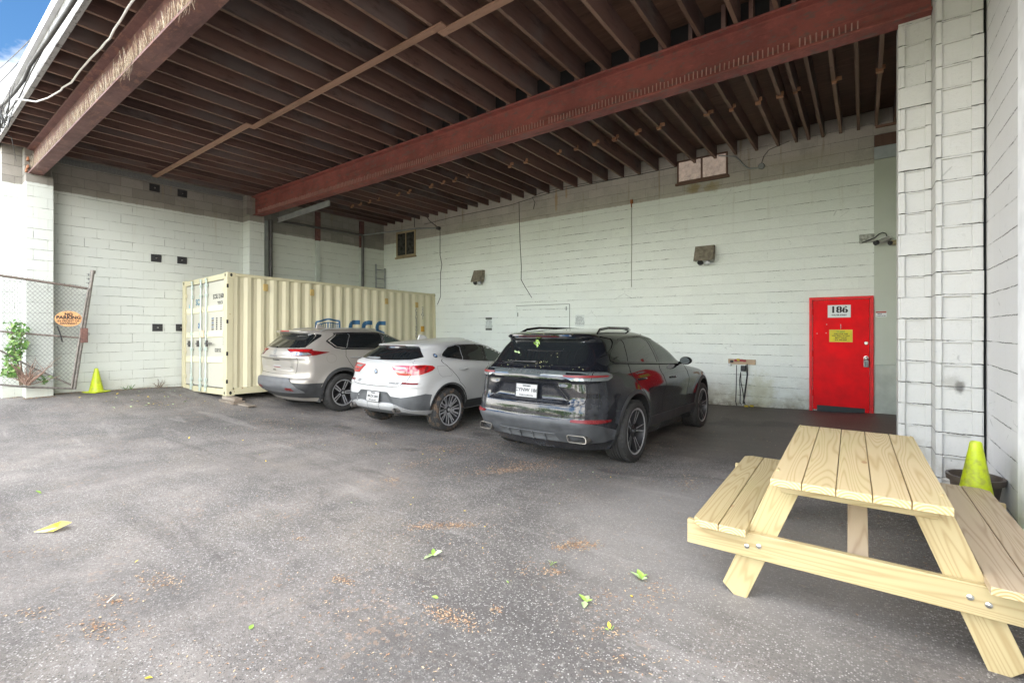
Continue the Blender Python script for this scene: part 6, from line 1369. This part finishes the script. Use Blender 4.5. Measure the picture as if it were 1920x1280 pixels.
for fl in (False, True):
    B.strip('window_surround', side, .018, M_RIML, car, off=.006, flip=fl, closed=True)
    B.shell('quarter_window', [('s',-.06,1.205),('s',.02,1.175),('s',.33,1.133),('s',.37,1.367),('s',.17,1.34),('s',.03,1.28),('s',-.04,1.235)], .004, M_GLASSD, car, flip=fl)
    B.shell('side_window', [('s',.37,1.128),('s',.93,1.082),('s',.96,1.372),('s',.74,1.377),('s',.41,1.371)], .004, M_GLASSD, car, flip=fl)
    B.shell('side_window', [('s',1.03,1.072),('s',1.60,1.046),('s',1.78,1.05),('s',1.58,1.19),('s',1.34,1.298),('s',1.10,1.352),('s',1.05,1.36)], .004, M_GLASSL, car, flip=fl)
    B.shell('pillar_trim', [('s',.315,1.130),('s',.385,1.122),('s',.425,1.373),('s',.355,1.370)], .0035, M_TRIM, car, flip=fl); B.strip('pillar_line', [('s',.350,1.13),('s',.390,1.368)], .007, M_RIML, car, off=.006, flip=fl)
    B.shell('pillar_trim', [('s',.94,1.08),('s',1.02,1.073),('s',1.04,1.362),('s',.97,1.37)], .005, M_TRIM, car, flip=fl)
    B.strip('door_gap', [('s',-.09,1.16),('s',.05,.98),('s',.22,.80),('s',.36,.66)], .007, M_SEAM, car, flip=fl)
    B.strip('door_gap', [('s',1.0,1.07),('s',1.03,.8),('s',1.0,.5)], .007, M_SEAM, car, flip=fl)
    if not fl: B.strip('fuel_flap_gap', [('s',-.25,1.055),('s',-.03,1.055),('s',.06,.93),('s',.03,.885),('s',-.16,.885),('s',-.22,.93)], .006, plain('light_gap', (.25,.25,.25), .6), car, closed=True)
    for y in (.32, 1.34):
        P_ = tubel(B, [('s',y-.11,.985),('s',y-.06,.985),('s',y,.985),('s',y+.06,.985),('s',y+.11,.985)], .004); P_ = [p + Vector((d_, 0, 0)) for p, d_ in zip(P_, (0, .026, .032, .026, 0))]
        if fl: P_ = [Vector((-p.x, p.y, p.z)) for p in P_]
        obj('door_handle', MB().tube(P_, [.008, .013, .013, .013, .008], 10), P_WHT, car, smooth=60, world=False)
    for yc in (0, WB): B.shell('wheel_arch_trim', arc(yc,.375,.388,-10,190,26) + arc(yc,.375,.412,188,-8,26), .006, M_CLADB, car, flip=fl, grid=.03)
    B.shell('sill', [('s',.38,.46),('s',2.30,.44),('s',2.28,.315),('s',.42,.315)], .008, M_CLADB, car, flip=fl)
    a_ = B.conv(('s',-.20,1.215)); p_ = B.P(*a_); n_ = B.N(*a_); 
    if fl: p_.x *= -1; n_.x *= -1
    badge_round(car, Matrix.Translation(p_ + n_ * .002) @ n_.to_track_quat('Z', 'Y').to_matrix().to_4x4(), .042, 'q')
    sg = -1 if fl else 1
    mo = obj('door_mirror', MB().lathe([(0, -.06), (.06, -.055), (.08, -.02), (.075, .03), (0, .07)], 20, Matrix.Translation((sg * .99, 1.70, 1.08)) @ Matrix.Rotation(R(-90), 4, 'X') @ Matrix.Diagonal((1.2, .85, 1, 1))), P_WHT, car, smooth=50, world=False)
    for y, sd in ((0, 1), (WB, 1)): wheel(car, sg * .80, y, .342, .225, .243, 'B', tyre=M_TYREM, side=sg)
a_ = B.conv(('r',0,.965)); p_ = B.P(*a_); n_ = B.N(*a_); badge_round(car, Matrix.Translation(p_ + n_ * .002) @ n_.to_track_quat('Z', 'Y').to_matrix().to_4x4() , .043, 'q')
B.ptext('lettering', 'X2', .055, ('r', -.42, .80), M_GREYINK, car, sx=1.3, bold=.002); B.ptext('lettering', 'xDrive 28i', .034, ('r', .43, .80), M_GREYINK, car, sx=1.3, bold=.001)
B.strip('ridge_line', [('r',-.66,1.115),('r',0,1.105),('r',.66,1.115)], .006, plain('soft_shadow_gap', (.3,.3,.3), .6), car)
plate(car, B, 0, .572, -.815, 8, (('ONTARIO', .02, .055, .001), ('BKZX 204', .05, .0, .001), ('KEEP IT BEAUTIFUL', .018, -.055, .0005)))
P_ = [B.P(B.wr(x, 1.172), 1.172) + Vector((0, -.028, 0)) for x in (-.02, -.14, -.28, -.40)]
wp = obj('rear_wiper', MB().tube(P_, [.016, .020, .016, .008], 8), plain('wiper_grey', (.16,.165,.17), .4), car, smooth=60, world=False)
fx = .02; m = MB().prism([(-.018, .12, 1.455), (-.018, .36, 1.475), (-.018, .30, 1.53), (-.018, .16, 1.545)], (.036, 0, 0)); obj('roof_fin', m, P_WHT, car, bevel=.012, world=False)

# ================================================================== champagne family SUV
car = empty('parked_car', (-9.27, 5.55, -.12), 'champagne beige SUV with roof rails and slim red and clear lamps, closest to the container', 'car', 'cars parked side by side under the roof')
car.rotation_euler = (-.010, 0, -.008)
WB = 2.706
def disp(x, y, z):
    ax = abs(x); dx = dy = 0
    for yc in (0, WB):
        r = math.hypot(y - yc, z - .38); dx += .026 * math.exp(-((r - .43) / .08) ** 2) if z < .95 and r > .28 else 0
    if y > .3 and z < 1.05: dx -= .026 * sbox(z, .50, .88, .3) * sbox(y, .55, 2.2, .5)
    if y < .2:
        dy += .045 * sbox(z, .86, 1.045, .05) * sbox(ax, -1, .55, .22)
        dy -= .015 * sbox(z, 1.06, 1.12, .04) * sbox(ax, -1, .8, .2)
        dy -= .025 * sbox(z, .49, .68, .06)
    return dx, dy
K = dict(hw=[(.24,.82),(.38,.88),(.55,.915),(.75,.925),(.95,.925),(1.08,.915),(1.15,.90),(1.22,.875),(1.3,.845),(1.4,.80),(1.48,.755),(1.54,.715),(1.585,.665),(1.615,.61),(1.64,.52),(1.655,.40),(1.664,.26),(1.669,.08)],
  yr=[(.24,-.70),(.38,-.86),(.45,-.93),(.55,-.965),(.66,-.96),(.72,-.925),(.80,-.91),(.90,-.925),(1.0,-.94),(1.10,-.945),(1.18,-.925),(1.24,-.895),(1.27,-.865),(1.35,-.79),(1.45,-.695),(1.52,-.63),(1.55,-.66),(1.575,-.74),(1.60,-.745),(1.615,-.68),(1.63,-.48),(1.645,-.2),(1.66,.15),(1.669,.5)],
  yf=[(.24,3.30),(.4,3.58),(.6,3.62),(.85,3.58),(.95,3.45),(1.03,3.15),(1.08,2.75),(1.12,2.45),(1.18,2.30),(1.28,2.10),(1.38,1.90),(1.48,1.66),(1.54,1.50),(1.59,1.34),(1.62,1.22),(1.645,1.05),(1.66,.88),(1.669,.62)],
  bow=[(.24,.14),(.5,.10),(.9,.12),(1.1,.14),(1.3,.15),(1.55,.12),(1.669,.1)])
B = Body(**K, ztop=1.669, disp=disp, wb=WB, taper=(.15, .2), crx=[(.24,.24),(.7,.24),(1.1,.2),(1.3,.18),(1.669,.2)], cry=[(.24,.22),(.7,.28),(1.1,.32),(1.3,.30),(1.669,.4)])
P_CHM = paint('champagne_car_paint', (.37,.345,.315), .30, metal=.35, coat=.6, dirt=.35, dcol=(.42,.38,.33))
build_body(B, car, P_CHM, .375, .412, WB, arch_z=.405)
B.shell('rear_window', [('r',-.60,1.272),('r',0,1.262),('r',.60,1.272),('r',.712,1.285),('r',.675,1.44),('r',.615,1.545),('r',0,1.548),('r',-.615,1.545),('r',-.675,1.44),('r',-.712,1.285)], .005, M_GLASSD, car)
B.shell('brake_light', [('r',-.17,1.585),('r',.17,1.585),('r',.17,1.603),('r',-.17,1.603)], .004, M_REDL, car)
B.strip('garnish', [('r',-.72,1.075),('r',0,1.065),('r',.72,1.075)], .010, plain('garnish_shadow', (.12,.11,.10), .5), car)
B.shell('bumper_guard', [('r',-.80,.655),('r',-.55,.69),('r',0,.695),('r',.55,.69),('r',.68,.60),('r',.78,.50),('r',.80,.44),('r',.5,.42),('r',0,.415),('r',-.5,.42),('r',-.80,.44)], .016, plain('guard_silver_grey', (.105,.107,.113), .55, var=.2, scale=8), car)
B.shell('lower_valance', [('r',-.70,.43),('r',0,.41),('r',.70,.43),('r',.72,.33),('r',0,.31),('r',-.72,.33)], .008, M_CLADB, car)
side = [('s',-.29,1.405),('s',-.14,1.275),('s',0,1.245),('s',.6,1.22),('s',1.3,1.19),('s',1.98,1.16),('s',2.06,1.165),('s',1.84,1.31),('s',1.58,1.45),('s',1.32,1.53),('s',.9,1.568),('s',.4,1.565),('s',-.08,1.548)]
for fl in (False, True):
    B.shell('corner_window', [('s',-.70,1.285),('s',-.36,1.49),('s',-.34,1.53),('r',.62,1.548),('r',.68,1.44),('r',.715,1.285)], .006, M_GLASSD, car, flip=fl)
    tl = B.shell('tail_lamp', [('r',.36,1.245),('r',.48,1.19),('r',.56,1.125),('r',.80,1.12),('s',-.55,1.135),('s',-.28,1.185),('s',-.42,1.20),('s',-.60,1.222),('r',.80,1.252)], .010, M_REDD, car, flip=fl)
    B.shell('lamp_clear_area', [('r',.50,1.178),('r',.57,1.130),('r',.80,1.128),('r',.84,1.148),('r',.80,1.182),('r',.62,1.188)], .0135, M_CLRL, tl, flip=fl, skirt=.003)
    B.shell('lamp_red_line', [('r',.40,1.238),('r',.50,1.204),('r',.80,1.206),('r',.80,1.238)], .0135, M_REDL, tl, flip=fl, skirt=.003)
    B.strip('tailgate_gap', [('r',.70,1.13),('r',.715,1.0),('r',.68,.86),('r',.64,.775),('r',0,.765)], .007, M_SEAM, car, flip=fl)
    B.shell('lower_cladding', [('r',.52,.63),('r',.84,.605),('s',-.52,.60),('s',-.435,.60),('s',-.43,.42),('s',-.38,.30),('r',.80,.32),('r',.55,.32)], .008, M_CLADB, car, flip=fl)
    B.shell('rear_reflector', [('r',.45,.475),('r',.66,.475),('r',.64,.52),('r',.47,.52)], .020, M_REFL, car, flip=fl)
    B.strip('window_surround', side, .020, M_TRIM, car, off=.006, flip=fl, closed=True)
    B.shell('quarter_window', [('s',-.22,1.40),('s',-.10,1.288),('s',.09,1.262),('s',.20,1.548),('s',-.05,1.535)], .004, M_GLASSD, car, flip=fl)
    B.shell('side_window', [('s',.12,1.258),('s',1.02,1.222),('s',.96,1.552),('s',.45,1.553),('s',.23,1.549)], .004, M_GLASSD, car, flip=fl)
    B.shell('side_window', [('s',1.10,1.218),('s',1.92,1.178),('s',1.98,1.18),('s',1.78,1.315),('s',1.55,1.44),('s',1.30,1.515),('s',1.04,1.548)], .004, M_GLASSL, car, flip=fl)
    B.shell('pillar_trim', [('s',.08,1.258),('s',.13,1.252),('s',.24,1.552),('s',.19,1.551)], .0035, M_TRIM, car, flip=fl); B.strip('pillar_line', [('s',.105,1.26),('s',.215,1.548)], .007, M_RIML, car, off=.006, flip=fl); B.strip('pillar_line', [('s',1.06,1.222),('s',1.0,1.548)], .006, M_RIML, car, off=.007, flip=fl)
    B.shell('pillar_trim', [('s',1.03,1.222),('s',1.09,1.218),('s',1.03,1.548),('s',.97,1.552)], .005, M_TRIM, car, flip=fl)
    B.strip('door_gap', [('s',.10,1.25),('s',.12,1.0),('s',.24,.84),('s',.42,.68)], .007, M_SEAM, car, flip=fl)
    B.strip('door_gap', [('s',1.06,1.20),('s',1.10,.9),('s',1.08,.5)], .007, M_SEAM, car, flip=fl)
    if not fl: B.strip('fuel_flap_gap', [('s',-.25+.105*math.cos(t),1.065+.085*math.sin(t)) for t in np.linspace(0, 6.2, 20)], .006, plain('light_gap', (.25,.24,.22), .6), car, closed=True)
    for y in (.27, 1.32):
        P_ = tubel(B, [('s',y-.11,1.07),('s',y-.06,1.07),('s',y,1.07),('s',y+.06,1.07),('s',y+.11,1.07)], .004); P_ = [p + Vector((d_, 0, 0)) for p, d_ in zip(P_, (0, .026, .032, .026, 0))]
        if fl: P_ = [Vector((-p.x, p.y, p.z)) for p in P_]
        obj('door_handle', MB().tube(P_, [.008, .013, .013, .013, .008], 10), M_RIML, car, smooth=60, world=False)
    for yc in (0, WB): B.shell('wheel_arch_trim', arc(yc,.405,.416,-18,198,26) + arc(yc,.405,.474,196,-16,26), .007, M_CLADB, car, flip=fl, grid=.03)
    B.shell('sill', [('s',.42,.48),('s',2.30,.46),('s',2.28,.32),('s',.42,.32)], .010, M_CLADB, car, flip=fl)
    P_ = tubel(B, [('s',-.32,1.60),('s',-.2,1.615),('s',.2,1.625),('s',.8,1.625),('s',1.2,1.61),('s',1.42,1.575)], 0)
    P_ = [Vector(((-1 if fl else 1) * p.x, p.y, p.z + dz)) for p, dz in zip(P_, (0, .028, .035, .035, .028, 0))]
    obj('roof_rail', MB().tube(P_, [.010, .013, .013, .013, .012, .010], 8), M_RIML, car, smooth=60, world=False)
    sg = -1 if fl else 1
    obj('door_mirror', MB().lathe([(0, -.06), (.06, -.055), (.085, -.02), (.08, .03), (0, .08)], 20, Matrix.Translation((sg * 1.02, 1.85, 1.22)) @ Matrix.Rotation(R(-90), 4, 'X') @ Matrix.Diagonal((1.25, .95, 1, 1))), P_CHM, car, smooth=50, world=False)
    obj('mud_flap', MB().box((sg * .76 - .09, -.47, .22), (sg * .76 + .09, -.44, .50)), M_CLADB, car, world=False)
    for y, sd in ((0, 1), (WB, 1)): wheel(car, sg * .815, y, .375, .24, .25, 'C', side=sg)
a_ = B.conv(('r',0,1.195)); p_ = B.P(*a_); n_ = B.N(*a_); M_ = Matrix.Translation(p_ + n_ * .002) @ n_.to_track_quat('Z', 'Y').to_matrix().to_4x4()
bd_ = obj('badge', MB().lathe([(.040, .005), (.050, .006), (.052, 0)], 24, M_), M_GREYMETAL, car, smooth=40, world=False); text('badge_text', 'NISSAN', .020, Matrix.Translation(p_ + n_ * .006) @ Matrix.Rotation(R(80), 4, 'X'), M_GREYINK, bd_, world=False, sx=1.4, bold=.001)
B.ptext('lettering', 'R O G U E', .050, ('r', 0, 1.105), M_GREYINK, car, sx=1.3, bold=.002, off=.006); B.ptext('lettering', 'AWD', .035, ('r', .50, .905), M_GREYINK, car, sx=1.3, bold=.001)
B.shell('plate_lamp_recess', [('r',-.12,1.02),('r',.14,1.02),('r',.12,1.045),('r',-.10,1.045)], .003, M_CLADB, car)
B.shell('dealer_sticker', [('r',-.13,.885),('r',.15,.885),('r',.15,.93),('r',-.13,.93)], .004, M_PLATE, car); B.strip('sticker_band', [('r',-.12,.893),('r',.14,.893)], .014, M_REFL, car, off=.006)
obj('reverse_camera_slot', MB().box((-.03, -.94, .835), (.04, -.925, .85)), M_DARK, car, world=False)
P_ = [B.P(B.wr(x, 1.285), 1.285) + Vector((0, -.028, 0)) for x in (.0, -.14, -.28, -.40)]
wp = obj('rear_wiper', MB().tube(P_, [.014, .016, .012, .007], 8), M_TRIM, car, smooth=60, world=False)
obj('roof_fin', MB().prism([(-.015, -.08, 1.63), (-.015, .18, 1.655), (-.015, .0, 1.735), (-.015, -.05, 1.74)], (.030, 0, 0)), P_CHM, car, bevel=.010, world=False)
